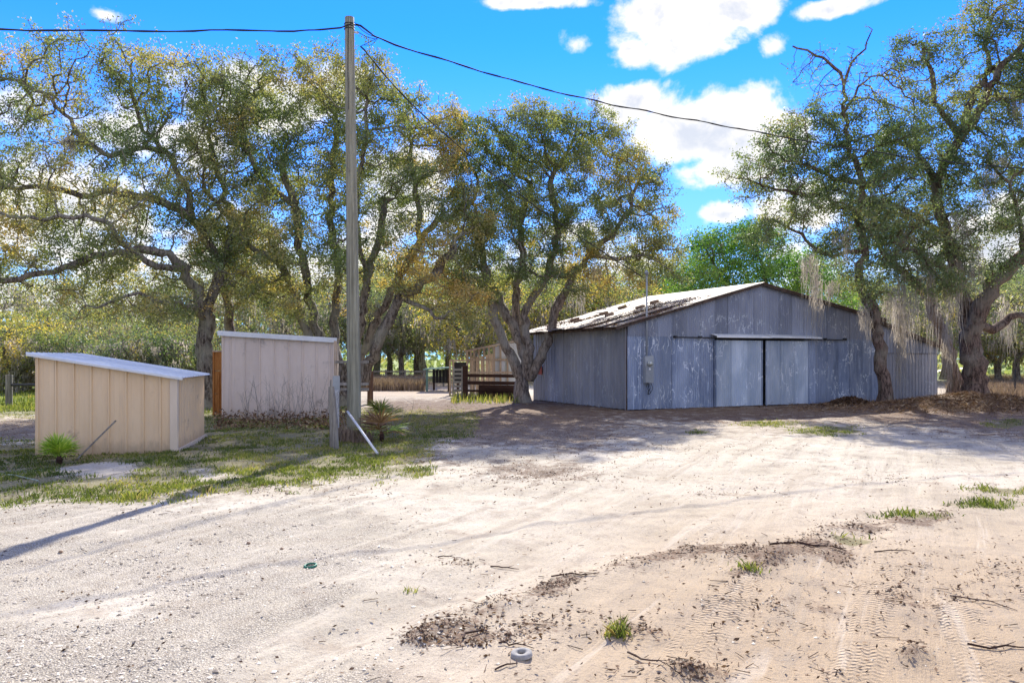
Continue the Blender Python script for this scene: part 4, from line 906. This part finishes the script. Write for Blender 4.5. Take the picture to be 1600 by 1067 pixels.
o = MB().box(-.15, 0, 0, .15, .012, .32).build('sign', M['red'], None); o.location = bw(-.05, 5.7, 1.0); o.rotation_euler = (0, 0, TH+math.pi/2); tag(o, 'small faded red plate on the barn side wall behind the oak', 'sign')
o = MB().box(0, 0, 0, .16, .02, .1).build('trash_scrap', M['aged'], None); o.location = bw(-.14, 1.25, .06); o.rotation_euler = (0, .3, TH+1.57); tag(o, 'pale metal scrap leaning on the foot of the barn side wall', 'scrap')
# clay blocks weighing the roof down
od = ['lowest', 'second lowest', 'third lowest', 'fourth lowest', 'fifth lowest', 'sixth lowest', 'seventh lowest', 'highest']
for i, (u, v) in enumerate([(.15, 5.2), (.55, 3.9), (1.0, 4.9), (1.35, 3.1), (1.75, 4.1), (2.3, 2.6), (2.75, 4.4), (3.2, 3.0)]):
    mb = MB(); mb.box(-.15, -.08, 0, .15, .08, .10); mb.box(-.11, -.05, .10, -.02, .05, .105); mb.box(.02, -.05, .10, .11, .05, .105)
    o = mb.build('clay_block', M['brickm'], None); o.location = bw(u, v, roof_z(u)+.04); o.rotation_euler = (0, -math.atan(.27), TH+R.uniform(-.3, .3)); o.rotation_mode = 'XYZ'
    tag(o, od[i]+' brown block weighing down the barn roof sheets', 'block', 'blocks weighing down the barn roof')
# litter lying on the roof
n = 12000; uu = NR.uniform(-.5, 3.6, n); vv = NR.uniform(-.1, 6.3, n); kk = NR.random(n) < sig((fbm(uu*1, vv, 1.6, 3)-.5)*16)*np.clip(1.1-uu/4, 0, 1); uu, vv = uu[kk], vv[kk]
C = np.stack([AX+uu*BC-vv*BS, AY+uu*BS+vv*BC, 2.69+.27*uu+.035+NR.random(len(uu))*.02], 1)
o = leafcloud('roof_litter', C, .08, .04, M['litter'], .3+.7*NR.random(len(uu)), None, .8); tag(o, 'brown leaves and bark lying on the barn roof', 'leaf litter', None, 'stuff')
# ------------------------------------------------------------------ tan shed
s = empty('tan_shed', (P(275, 707, 13.1).x, 13.1, 0), 0, label='low tan steel shed with a sloping white roof at the left', cat='shed')
SHW, SHD = 2.15, 2.6; rs = math.atan2(-.02, 1)
s.rotation_euler = (0, 0, math.radians(12.0))
H0, H1 = 1.64, 1.27          # left, right heights
hz_ = lambda u: H1+(H0-H1)*(-u)/SHW
n = 8
for i in range(n):
    w = SHW/n; u0 = -SHW+i*w
    sheet('wall_panel', (u0, 0, 0), X_, -Y_, w, lambda q: -.03, lambda q, u0=u0: hz_(u0+q)-.01, (w, .03), M['tan'], s, .0, 0, seed=i)
for i in range(9):
    w = SHD/9; sheet('wall_panel', (0, i*w, 0), Y_, X_, w, lambda q: -.03, lambda q: H1-.01, (w/2, .016), M['tan'], s, .0, 0, seed=i+20)
MB().box(-SHW, SHD, 0, 0, SHD+.02, H1).build('rear_wall', M['tan'], s); MB().box(-SHW-.02, 0, 0, -SHW, SHD, H0-.02).build('left_wall', M['tan'], s)
MB().box(-.09, -.036, -.02, .03, -.03, H1).box(.024, -.03, -.02, .03, .06, H1).build('corner_trim', M['trim'], s)
MB().box(.02, 0, -.05, .06, SHD, .06).build('base_skirt', M['trim'], s)
nr = 6; L_ = Vector((-(SHW+.24), 0, (H0-H1)*(SHW+.24)/SHW))
for i in range(nr):
    w = (SHD+.22)/nr; mb = MB(); pr_ = profile((w/2, .028), w); nn = Vector((L_.z, 0, -L_.x)).normalized(); zz = []
    for t_ in (0, 1):
        for (q, d) in pr_: mb.v.append(tuple(Vector((.12, -.12+i*w+q, H1-.005))+L_*t_+nn*(d+.004)))
    k = len(pr_)
    for j in range(k-1): mb.f.append((j, k+j, k+j+1, j+1))
    mb.build('roof_sheet', M['galvroof'], s)
mb = MB(); a = Vector((.13, -.125, H1-.02)); b = a+L_; mb.beam(a, b, .012, .035); mb.build('roof_edge', M['whitemetal'], s)
# ------------------------------------------------------------------ pinkish shed
yb = 20.2; p = P(347.5, 655, yb); m_ = empty('pinkish_shed', (p.x, yb, 0), math.radians(9), label='taller pinkish beige steel shed with a flat white roof edge', cat='shed')
MW = 2.89; h0, h1 = 2.22, 2.04; hf = lambda u: h0+(h1-h0)*u/MW
ed = [0, .18, .55, .925, 1.29, 1.65, 2.02, 2.38, 2.73, MW]
for i in range(9):
    sheet('wall_panel', (ed[i], 0, 0), X_, -Y_, ed[i+1]-ed[i], lambda q: -.03, lambda q, i=i: hf(ed[i]+q)-.01, (ed[i+1]-ed[i], .03), M['mauve'], m_, .02, 0, seed=i)
MB().box(MW, 0, 0, MW+.02, 1.1, h1-.02).build('right_wall', M['mauve'], m_); MB().box(-.02, 0, 0, 0, 1.1, h0-.02).build('left_wall', M['mauve'], m_); MB().box(0, 1.1, 0, MW, 1.12, h1-.05).build('rear_wall', M['mauve'], m_)
MB().box(MW-.05, -.045, 0, MW+.03, -.035, h1-.01).build('corner_trim', M['mauve'], m_)
mb = MB(); mb.beam((-.1, -.1, h0+.045), (MW+.06, -.1, h1+.045), .02, .13); mb.build('fascia', M['whitemetal'], m_)
mb = MB(); mb.quad((-.1, -.1, h0+.1), (MW+.06, -.1, h1+.1), (MW+.06, 1.2, h1+.06), (-.1, 1.2, h0+.06)); mb.build('roof_sheet', M['galvroof'], m_)
# orange cedar box leaning behind its left end
q = empty('cedar_cabinet', (P(341, 640, 21.2).x, 21.2, 0), 0, label='orange brown cedar cabinet standing at the left end of the pinkish shed', cat='cabinet')
for i, (z0, z1) in enumerate(((.04, .62), (.635, 1.25), (1.265, 1.78))): MB().box(-.14, 0, z0, .5, .5, z1).build('board', M['orangewood'], q)
MB().box(-.16, -.02, 1.785, .5, .52, 1.82).build('top_board', M['palewood'], q); MB().box(-.145, -.03, .04, -.1, -.002, 1.78).box(.0, -.03, .04, .04, -.002, 1.2).build('batten', M['orangewood'], q)
# ------------------------------------------------------------------ utility pole and lines
PY = 14.8; pb = P(554, 692, PY); pt = P(546, 28, PY)
up = empty('utility_pole', (pb.x, PY, 0), 0, label='tall weathered greenish wooden utility pole', cat='utility pole')
base = Vector((pb.x, PY, 0)); mb = MB(); pts = []; rad = []
for i in range(25):
    t_ = i/24; c = (Vector((0, 0, -.1)).lerp(pt-base, t_)); pts.append(c); rad.append((.135*(1-t_)+.088*t_)*(1+.015*math.sin(i*1.7)))
mb.tube(pts, rad, 20); mb.build('post', M['pole'], up, True)
mb = MB(); tp = pt-base
for i in range(3): mb.tube([tp+Vector((math.cos(a)*.098, math.sin(a)*.098, -.13-.05*i)) for a in np.linspace(0, 6.28, 13)], .008, 4, False)
mb.build('cable_band', M['darkmetal'], up)
MB().tube(catmull([tp+Vector((0, -.1, -.2)), tp+Vector((-.01, -.1, -.9)), tp+Vector((.0, -.1, -1.8))], .3), .007, 4).build('ground_wire', M['darkmetal'], up)
MB().tube([tp+Vector((.09, 0, -.28)), tp+Vector((.17, -.02, -.30))], [.02, .03], 8).build('insulator', M['white'], up)
MB().tube([tp+Vector((.09, -.02, -.15)), tp+Vector((.2, -.02, -.16))], .014, 6).build('hook', M['darkmetal'], up)
def cable(label, pts, r, extra=None, wig=.012):
    c = catmull([P(*q_) for q_ in pts], .25); rg = random.Random(len(pts))
    c = [v_+Vector((0, 0, math.sin(i*.9)*wig+rg.uniform(-wig, wig)*.4)) for i, v_ in enumerate(c)]
    mb = MB(); mb.tube(c, r, 6)
    c2 = [v_+Vector((math.cos(i*1.1)*r*1.3, 0, math.sin(i*1.1)*r*1.3)) for i, v_ in enumerate(c)]; mb.tube(c2, r*.6, 4)
    for e_ in extra or []: mb.tube(catmull([P(*q_) for q_ in e_], .1), r*.5, 5)
    tag(mb.build('power_line', M['black'], None, True), label, 'cable')
cable('black overhead cable running left from the pole top', [(544,39,14.7),(532,45,14.7),(500,48,14.5),(380,48,13.9),(250,49,13.2),(120,48,12.5),(0,46,11.9),(-300,30,10.5),(-900,-80,8.5)], .013, [[(544,39,14.7),(553,36,14.72),(560,39,14.72)]])
cable('black overhead cable running from the pole top to the far right', [(556,38,14.7),(563,42,14.75),(585,58,14.95),(700,96,15.9),(820,131,17.1),(920,156,18.2),(1050,182,19.5),(1180,206,20.6),(1320,231,21.3),(1460,250,21.9),(1600,263,22.4),(1900,275,23.5),(2300,250,25)], .014,
      [[(556,38,14.7),(566,48,14.8),(575,54,14.9),(590,60,14.95)], [(558,50,14.7),(572,58,14.8),(590,62,14.9)]])
cable('thin cable dropping from the pole toward the meter mast on the barn', [(563,73,15),(570,80,15.1),(590,104,15.6),(640,160,16.6),(700,214,17.8),(770,272,19.2),(850,332,20.8),(930,386,22.4),(1003,432,24.02)], .012,
      [[(590,60,14.95),(578,66,15),(563,73,15)], [(588,63,14.95),(580,71,15),(566,71,15)]], .006)
# short grey post, plate, white rod
yb = 14.3; p = P(519, 702, 13.6)
o = empty('wooden_stub_post', (P(522,0,13.7).x, 13.7, 0), 0, label='split grey wooden stub post just left of the utility pole', cat='post')
MB().tube([(0, 0, -.05), (-.005, 0, .4), (-.035, .0, .85), (-.05, 0, 1.10)], [.085, .075, .07, .05], 9).build('post', M['oldwood'], o)
MB().tube([(-.04, -.01, .9), (-.055, .0, 1.22)], [.035, .02], 5).build('splinter', M['oldwood'], o)
o = empty('steel_sign_post', (P(526,0,14.2).x, 14.2, 0), 0, label='mottled grey narrow plate on a thin post behind the stub post', cat='post')
MB().box(-.02, 0, -.05, .02, .03, 1.25).build('post', M['darkwood'], o)
MB().box(-.05, -.02, .32, .05, -.002, 1.02).build('plate', M['aged'], o); MB().box(-.07, -.012, .98, .06, .0, 1.28).build('upper_plate', M['greybox'], o)
a = P(543, 643, 14.3); b = P(590, 711, 12.9); b.z = gzf(b.x, b.y)+.01
tag(MB().tube([a, b], .022, 8).build('white_pipe', M['white'], None, True), 'thin white pipe leaning against the utility pole', 'pipe')
a = P(181, 657, 12.75); b = P(118, 710, 12.2); b.z = gzf(b.x, b.y)
tag(MB().tube([a, b], .014, 6).build('leaning_rod', M['oldwood'], None), 'thin grey rod leaning on the front of the tan shed', 'rod')
tag(MB().tube(catmull([Vector((x_, y_, gzf(x_, y_)+.014)) for x_, y_ in [((px-800)/F*GY(py), GY(py)) for px, py in ((70,737),(40,737),(10,738),(2,741),(20,746),(45,751),(60,754))]], .1), .011, 5).build('hose', M['hose'], None), 'thin pale green hose looped in the grass at the left edge', 'hose')
# ------------------------------------------------------------------ fences, gate, open shed
f = empty('board_fence', (P(540, 0, 17.5).x, 17.5, 0), 0, label='short weathered rail fence between the pinkish shed and the utility pole', cat='fence')
for px, hh in ((524.5, 2.0), (561, 1.9)): 
    x_ = P(px, 0, 17.5).x-f.location.x; MB().box(x_-.035, -.03, 0, x_+.035, .04, hh).build('post', M['palewood'] if px < 540 else M['oldwood'], f)
for z_ in (1.52, 1.02, .9): MB().box(P(524, 0, 17.5).x-f.location.x, -.06, z_-.03, P(577, 0, 17.5).x-f.location.x, -.034, z_+.03).build('rail', M['oldwood'], f)
o = MB().tube([P(578, 0, 26.2)*0+Vector((0, 0, -.05)), (.0, 0, .6), (.02, 0, 1.16)], [.11, .10, .10], 10).build('wooden_post', wood('brown post wood', (.10, .055, .035), (.24, .15, .10)), None); o.location = (P(578.5, 0, 27).x, 27, 0); tag(o, 'stout brown fence post right of the utility pole', 'post')
MB_f = empty('field_fence', (P(600, 0, 44).x, 44, 0), 0, label='low pale rail fence in front of the far field trees', cat='fence')
for i in range(6): x_ = -1.0+i*1.1; MB().box(x_-.05, 0, 0, x_+.05, .08, .95).build('post', M['oldwood'], MB_f)
for z_ in (.85, .5): MB().box(-1, -.03, z_-.045, 4.5, 0, z_+.045).build('rail', M['oldwood'], MB_f)
g_ = empty('dark_gate', (P(728, 0, 30.2).x, 30.2, 0), 0, label='dark brown board gate between the white open shed and the barn oak', cat='gate')
gx = lambda px: P(px, 0, 30.2).x-g_.location.x; gzz = lambda py: EYE-(py-HY)/F*30.2
MB().box(gx(723), -.08, 0, gx(731), .12, gzz(571)).build('gate_post', M['darkwood'], g_)
MB().box(gx(806), -.05, 0, gx(811), .08, gzz(580)).build('gate_post', M['darkwood'], g_)
for (a_, b_, c_, d_) in ((731,806,584,589),(731,806,595,600.5),(731,806,608.5,612),(748,806,601,609),(748,806,611,621),(731,806,620.3,622.3)):
    MB().beam((gx(a_), -.03, gzz((c_+d_)/2)), (gx(b_), -.03, gzz((c_+d_)/2+1)), .035, gzz(c_)-gzz(d_)).build('board', M['darkwood'], g_)
w_ = empty('open_shed', (P(730, 0, 33).x, 33, 0), 0, label='open white walled shed with bare stud framing behind the dark gate', cat='shed')
wx = lambda px: P(px, 0, 33).x-w_.location.x; wz = lambda py: EYE-(py-HY)/F*33
rf = lambda px: wz(549+(533-549)*(px-725)/78)
for px in (730, 735.5, 740.5, 748, 756, 764, 772, 782, 793): MB().box(wx(px)-.04, 0, 0, wx(px)+.04, .06, rf(px)-.04).build('stud', M['palewood'], w_)
for py in (562, 582): MB().box(wx(728), -.04, wz(py)-.05, wx(806), -.005, wz(py)+.05).build('rail', M['palewood'], w_)
for i, px in enumerate(np.arange(770, 812, 6.5)): MB().box(wx(px), .07+.01*(i % 2), .05, wx(px+6.4), .085+.01*(i % 2), rf(px)-.05).build('white_sheet', M['whitemetal'], w_)
for i, px in enumerate(np.arange(731, 771, 8)): MB().box(wx(px), 2.6, .0, wx(px+4.6), 2.64, rf(px)-.3).build('rear_board', M['palewood'], w_)
for i in range(5):
    px0, px1 = 724+i*17, 724+(i+1)*17; MB().beam((wx(px0), 1.2, rf(px0)+.03), (wx(px1), 1.2, rf(px1)+.03), 2.9, .03).build('roof_sheet', M['roofm'], w_)
for px in (703, 708): MB().box(wx(px)-.04, 0, 0, wx(px)+.04, .06, wz(563)).build('stud', M['palewood'], w_)
MB().box(wx(703), -.04, wz(563)-.05, wx(728), 0, wz(563)+.03).build('rail', M['palewood'], w_)
MB().box(wx(705), 1.4, wz(600), wx(728), 1.45, wz(566)).build('dark_panel', M['shade_in'], w_)  # sheet for the darker background, in the interior shade colour
h_ = empty('feed_shelter', (P(690, 0, 37).x, 37, 0), 0, label='small dark animal shelter with a teal front post in the far yard', cat='shelter')
hx = lambda px: P(px, 0, 37).x-h_.location.x; hzz = lambda py: EYE-(py-HY)/F*37
for px, mm, yy_ in ((667, 'teal', 0), (700, 'darkwood', .4), (715, 'darkwood', 0), (672, 'darkwood', 1.8), (712, 'darkwood', 1.8)): MB().box(hx(px)-.05, yy_, 0, hx(px)+.05, yy_+.08, hzz(578)).build('post', M[mm], h_)
MB().beam((hx(662), .8, hzz(577)), (hx(720), .8, hzz(573)), 2.2, .06).build('roof', M['teal'], h_)
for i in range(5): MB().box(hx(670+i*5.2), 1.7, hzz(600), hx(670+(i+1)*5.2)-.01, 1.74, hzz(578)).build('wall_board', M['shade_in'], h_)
pl_ = empty('weathered_pallet', (P(715, 0, 31.5).x, 31.5, 0), 0, label='grey slatted pallet propped upright left of the dark gate post', cat='pallet')
for i in range(7): MB().beam((-.20, .02*i, .12+i*.17), (.20, .02*i, .12+i*.17), .02, .09).build('slat', M['concrete'], pl_)
for x_ in (-.17, .17): MB().beam((x_, .04, 0), (x_, .17, 1.25), .05, .05).build('bearer', M['concrete'], pl_)
def wire_fence(name, label, pts, hh, post_m, pr_=.05, rail=None):
    o = empty(name, (pts[0][0], pts[0][1], 0), 0, label=label, cat='fence'); b0 = Vector((pts[0][0], pts[0][1], 0))
    for (x_, y_) in pts: MB().tube([Vector((x_, y_, -.05))-b0, Vector((x_, y_, hh))-b0], pr_, 8).build('post', post_m, o)
    for k_, z_ in enumerate(np.linspace(.15, hh-.08, 5)): MB().tube([Vector((x_, y_, z_))-b0 for x_, y_ in pts], .006, 4).build('wire', M['darkmetal'], o)
    return o
pl2 = [(P(px, 0, 26).x, 26) for px in (-190, 14, 215)]
o = wire_fence('pasture_fence', 'round post fence with a dark top rail left of the tan shed', pl2, 1.05, M['oldwood'], .11)
MB().tube([Vector((pl2[1][0], 26, .70))-o.location, Vector((pl2[2][0], 26, .72))-o.location], .045, 8).build('rail', M['darkmetal'], o)
wire_fence('wire_fence', 'wire fence on thin steel posts at the right behind the thick oak', [(P(px, 0, 33).x, 33) for px in (1510, 1586, 1662, 1740)], 1.15, M['darkmetal'], .03)
# ------------------------------------------------------------------ palmetto, ferns, weeds
def fan(px, py, label, cat, nb, size, matn, dead=0, name='palmetto', lift=.5):
    yy_ = GY(py); x_ = (px-800)/F*yy_; root = empty(name, (x_, yy_, gzf(x_, yy_)), 0, label=label, cat=cat); rg = random.Random(int(px))
    MB().tube([(0, 0, -.02), (.01, 0, size*.14), (0, 0, size*.26)], [.035, .05, .03], 7).build('stem', M['darkwood'], root)
    for fr in range(nb):
        an = rg.uniform(0, 6.28); el = rg.uniform(.25, 1.25)*lift*1.6; el = min(el, 1.45); cen = Vector((math.cos(an)*math.cos(el), math.sin(an)*math.cos(el), math.sin(el)))
        st = Vector((0, 0, size*.2)); hub = st+cen*size*rg.uniform(.2, .4); mb = MB(); mb.tube([st, hub], .006, 4)
        sd_ = cen.cross(Z_).normalized(); up_ = sd_.cross(cen)
        for b_ in range(13):
            a = (b_/12-.5)*2.6; d = (cen*math.cos(a)+sd_*math.sin(a)+up_*rg.uniform(-.12, .12)).normalized(); ln = size*rg.uniform(.5, .68)
            w = d.cross(up_).normalized()*size*.022; tip = hub+d*ln-Vector((0, 0, ln*.12)); mid = hub+d*ln*.5
            k_ = len(mb.v); mb.v += [tuple(hub-w*.3), tuple(mid-w), tuple(tip), tuple(mid+w), tuple(hub+w*.3)]; mb.f.append((k_, k_+1, k_+2, k_+3, k_+4))
        o = mb.build('frond', M['deadfrond'] if fr < dead else M[matn], root); me = o.data; at_ = me.attributes.new('tint', 'FLOAT', 'FACE'); at_.data.foreach_set('value', [rg.random() for _ in me.polygons])
    return root
fan(92, 722, 'bright green fan palmetto in front of the tan shed', 'palmetto', 26, .48, 'palm', 0, lift=.75)
fan(596, 690, 'palmetto with drooping brown dead fronds right of the pole', 'palmetto', 12, .75, 'palm', 7, lift=.45)
fan(600, 664, 'dark green leafy palmetto behind the brown fronded one', 'palmetto', 9, .75, 'grass', 0, lift=.5)
def clump(name, px, py, n, rad_, h0_, h1_, wd, mat_, label, cat, lean=.8, kind=None):
    yy_ = GY(py); x_ = (px-800)/F*yy_; xx = NR.normal(0, rad_, n); y2 = NR.normal(0, rad_, n)
    o = blades(name, xx, y2, h0_, h1_, wd, M[mat_], lean, None, None, np.zeros(n)); o.location = (x_, yy_, gzf(x_, yy_)); tag(o, label, cat, None, kind)
clump('grass_tuft', 966, 992, 90, .035, .04, .13, .010, 'grass', 'lone green grass tuft in the sand near the concrete ring', 'grass tuft', 1.1)
clump('grass_tuft', 640, 926, 30, .03, .02, .06, .008, 'grass', 'tiny green sprout in the pale sand left of the debris streak', 'grass tuft', 1.1)
clump('grass_tuft', 217, 778, 140, .10, .04, .11, .012, 'grass', 'bright rounded grass tuft at the edge of the gravel', 'grass tuft', 1.0)
clump('grass_tuft', 318, 768, 120, .09, .04, .12, .012, 'grass', 'darker grass tuft crossed by the pole shadow', 'grass tuft', 1.0)
clump('grass_tuft', 1170, 895, 26, .05, .02, .06, .008, 'grass', 'small olive grass tuft beside the dark debris streak', 'grass tuft', 1.1)
def drystalks(px0, px1, y0, n, h0_, h1_, label, name='dry_stalks'):
    mb = MB(); x0 = P(px0, 0, y0).x; x1 = P(px1, 0, y0).x
    for i in range(n):
        x_ = R.uniform(x0, x1); h = R.uniform(h0_, h1_); p0 = Vector((x_, y0+R.uniform(-.35, .1), 0)); tp_ = p0+Vector((R.uniform(-.3, .3), R.uniform(-.1, .1), h)); md = p0.lerp(tp_, .55)+Vector((R.uniform(-.06, .06), 0, 0))
        mb.tube([p0, md, tp_], [.006, .004, .002], 3, False)
        for j in range(3):
            s_ = p0.lerp(tp_, R.uniform(.4, .9)); mb.tube([s_, s_+Vector((R.uniform(-.22, .22), R.uniform(-.05, .05), R.uniform(.08, .25)))], [.003, .0015], 3, False)
    tag(mb.build(name, M['oldwood'], None), label, 'weeds', None, 'stuff')
drystalks(380, 520, 19.7, 45, .5, 1.25, 'dry brown weed stalks in front of the pinkish shed')
drystalks(535, 640, 15.6, 22, .3, .8, 'dry stalks round the foot of the utility pole')
x, y = rectpts(1500, 335, 560, 652, 672); n = len(x); o = leafcloud('brown_brush', np.stack([x, y, NR.random(n)**2*.28], 1), .11, .04, M['litter'], NR.random(n)*.9+.1); tag(o, 'low heap of brown dead fern and leaves at the foot of the pinkish shed', 'brush', None, 'stuff')
# pole foot brush
n = 500; th = NR.uniform(0, 6.28, n); rr_ = NR.uniform(.08, .38, n); x = pb.x+np.cos(th)*rr_; y = PY-.05+np.sin(th)*rr_; o = blades('pole_foot_weeds', x, y, .1, .42, .014, M['weed'], .6); tag(o, 'tangle of dry grass round the base of the utility pole', 'weeds', None, 'stuff')
# brush pile on the right
n = 9000; x = NR.normal(14.6, 2.3, n); y = NR.normal(24.3, 1.0, n); z = gz(x, y)+NR.random(n)*.10
C = np.stack([x, y, z], 1); o = leafcloud('brush_pile', C, .22, .02, M['litter'], np.clip(NR.normal(.62, .25, n), 0, 1), None, .6); tag(o, 'low mound of raked brown moss and branches by the right oaks', 'brush pile', None, 'stuff')
x = NR.normal(11.4, .55, 1500); y = NR.normal(25.9, .3, 1500); o = leafcloud('leaf_heap', np.stack([x, y, gz(x, y)+NR.random(1500)*.16*np.exp(-((x-11.4)/.5)**2)], 1), .12, .05, M['litter'], NR.random(1500)*.5, None, .3); tag(o, 'dark heap of leaves against the right part of the barn front', 'leaf heap', None, 'stuff')
def stick(px, py, ln, an, r_, label):
    yy_ = GY(py); x_ = (px-800)/F*yy_; rg = random.Random(int(px+py)); pts = []; r_ *= .62 if py > 700 else 1; ln *= .75 if py > 700 else 1
    for i in range(6):
        t_ = i/5-.5; xx = x_+math.cos(an)*ln*t_+rg.uniform(-.02, .02); y2 = yy_+math.sin(an)*ln*t_+rg.uniform(-.02, .02); pts.append(Vector((xx, y2, gzf(xx, y2)+r_+rg.uniform(0, .012))))
    mb = MB(); mb.tube(pts, [r_, r_, r_*.9, r_*.8, r_*.6, r_*.4], 5)
    e_ = pts[3]; mb.tube([e_, e_+Vector((math.cos(an+.7)*ln*.25, math.sin(an+.7)*ln*.25, .01))], [r_*.5, r_*.2], 4)
    tag(mb.build('stick', M['darkwood'], None), label, 'stick', 'fallen sticks on the sand')
for i, (px, py, ln, an, r_, lb) in enumerate([(1262,862,.75,-.35,.016,'longest dark stick lying across the debris streak on the right'),(1560,1008,.45,-.3,.011,'dark stick at the lower right edge of the sand'),(795,1052,.22,.9,.008,'short stick touching the concrete ring from below'),
      (805,1018,.25,-.5,.009,'short stick just above the concrete ring'),(1010,1040,.4,-1.0,.009,'curved stick right of the grass tuft near the bottom'),(1535,940,.5,-.9,.008,'thin pale stick on the right sand'),
      (900,902,.5,-.1,.010,'dark stick at the top of the debris streak'),(745,1000,.35,.8,.012,'stick in the lower left end of the debris streak'),(1395,868,.35,-.05,.009,'small stick between the two right debris streaks'),
      (790,885,.3,-.3,.009,'short twig lying in the pale middle of the drive'),(700,872,.25,-.3,.008,'reddish twig left of the pale middle sand'),
      (1545,635,1.6,.1,.035,'thick branch on top of the raked brush pile'),(1490,640,1.2,-.3,.03,'branch sticking from the left of the brush pile')]): stick(px, py, ln, an, r_, lb)
# rings on the sand
def ring(px, py, r0, r1, h, mat_, label, name, cat):
    yy_ = GY(py); x_ = (px-800)/F*yy_; mb = MB(); k = 28
    prof = [(r0, 0), (r0, h*.8), ((r0+r1)/2, h*1.0), (r1*.96, h*.8), (r1, 0)]
    for j in range(k):
        a = 6.2832*j/k
        for (q, z_) in prof: mb.v.append((math.cos(a)*q, math.sin(a)*q, z_))
    m5 = len(prof)
    for j in range(k):
        for i in range(m5-1): a = j*m5+i; b = ((j+1) % k)*m5+i; mb.f.append((a, b, b+1, a+1))
    o = mb.build(name, mat_, None, True); o.location = (x_, yy_, gzf(x_, yy_)+.004); o.rotation_euler = (.06, -.08, .3); tag(o, label, cat)
ring(815, 1035, .022, .058, .022, M['concrete'], 'small grey ring lying in the sand at the bottom', 'concrete_ring', 'ring')
ring(485, 887, .036, .052, .014, M['greenplastic'], 'small green ring lying on the gravel', 'plastic_lid', 'lid')
# stones
for i, (px, py, r_, lb) in enumerate([(630,672,.10,'pale rounded stone in the grass right of the palmettos'),(388,848,.018,'reddish stone chip among the gravel'),(440,862,.014,'dark stone chip near the pole shadow'),(95,862,.016,'dark pebble on the gravel at the left')]):
    yy_ = GY(py); x_ = (px-800)/F*yy_; mb = MB(); rg = random.Random(i); ring_ = 8
    for a in range(5):
        ph = -math.pi/2+math.pi*a/4
        for b_ in range(ring_): th_ = 6.283*b_/ring_; q = r_*rg.uniform(.85, 1.15); mb.v.append((math.cos(ph)*math.cos(th_)*q*1.2, math.cos(ph)*math.sin(th_)*q, math.sin(ph)*q*.7))
    for a in range(4):
        for b_ in range(ring_): c_ = a*ring_+b_; d_ = a*ring_+(b_+1) % ring_; mb.f.append((c_, d_, d_+ring_, c_+ring_))
    o = mb.build('stone', M['concrete'] if i == 0 else M['brickm'], None, True); o.location = (x_, yy_, gzf(x_, yy_)+r_*.4); tag(o, lb, 'stone')
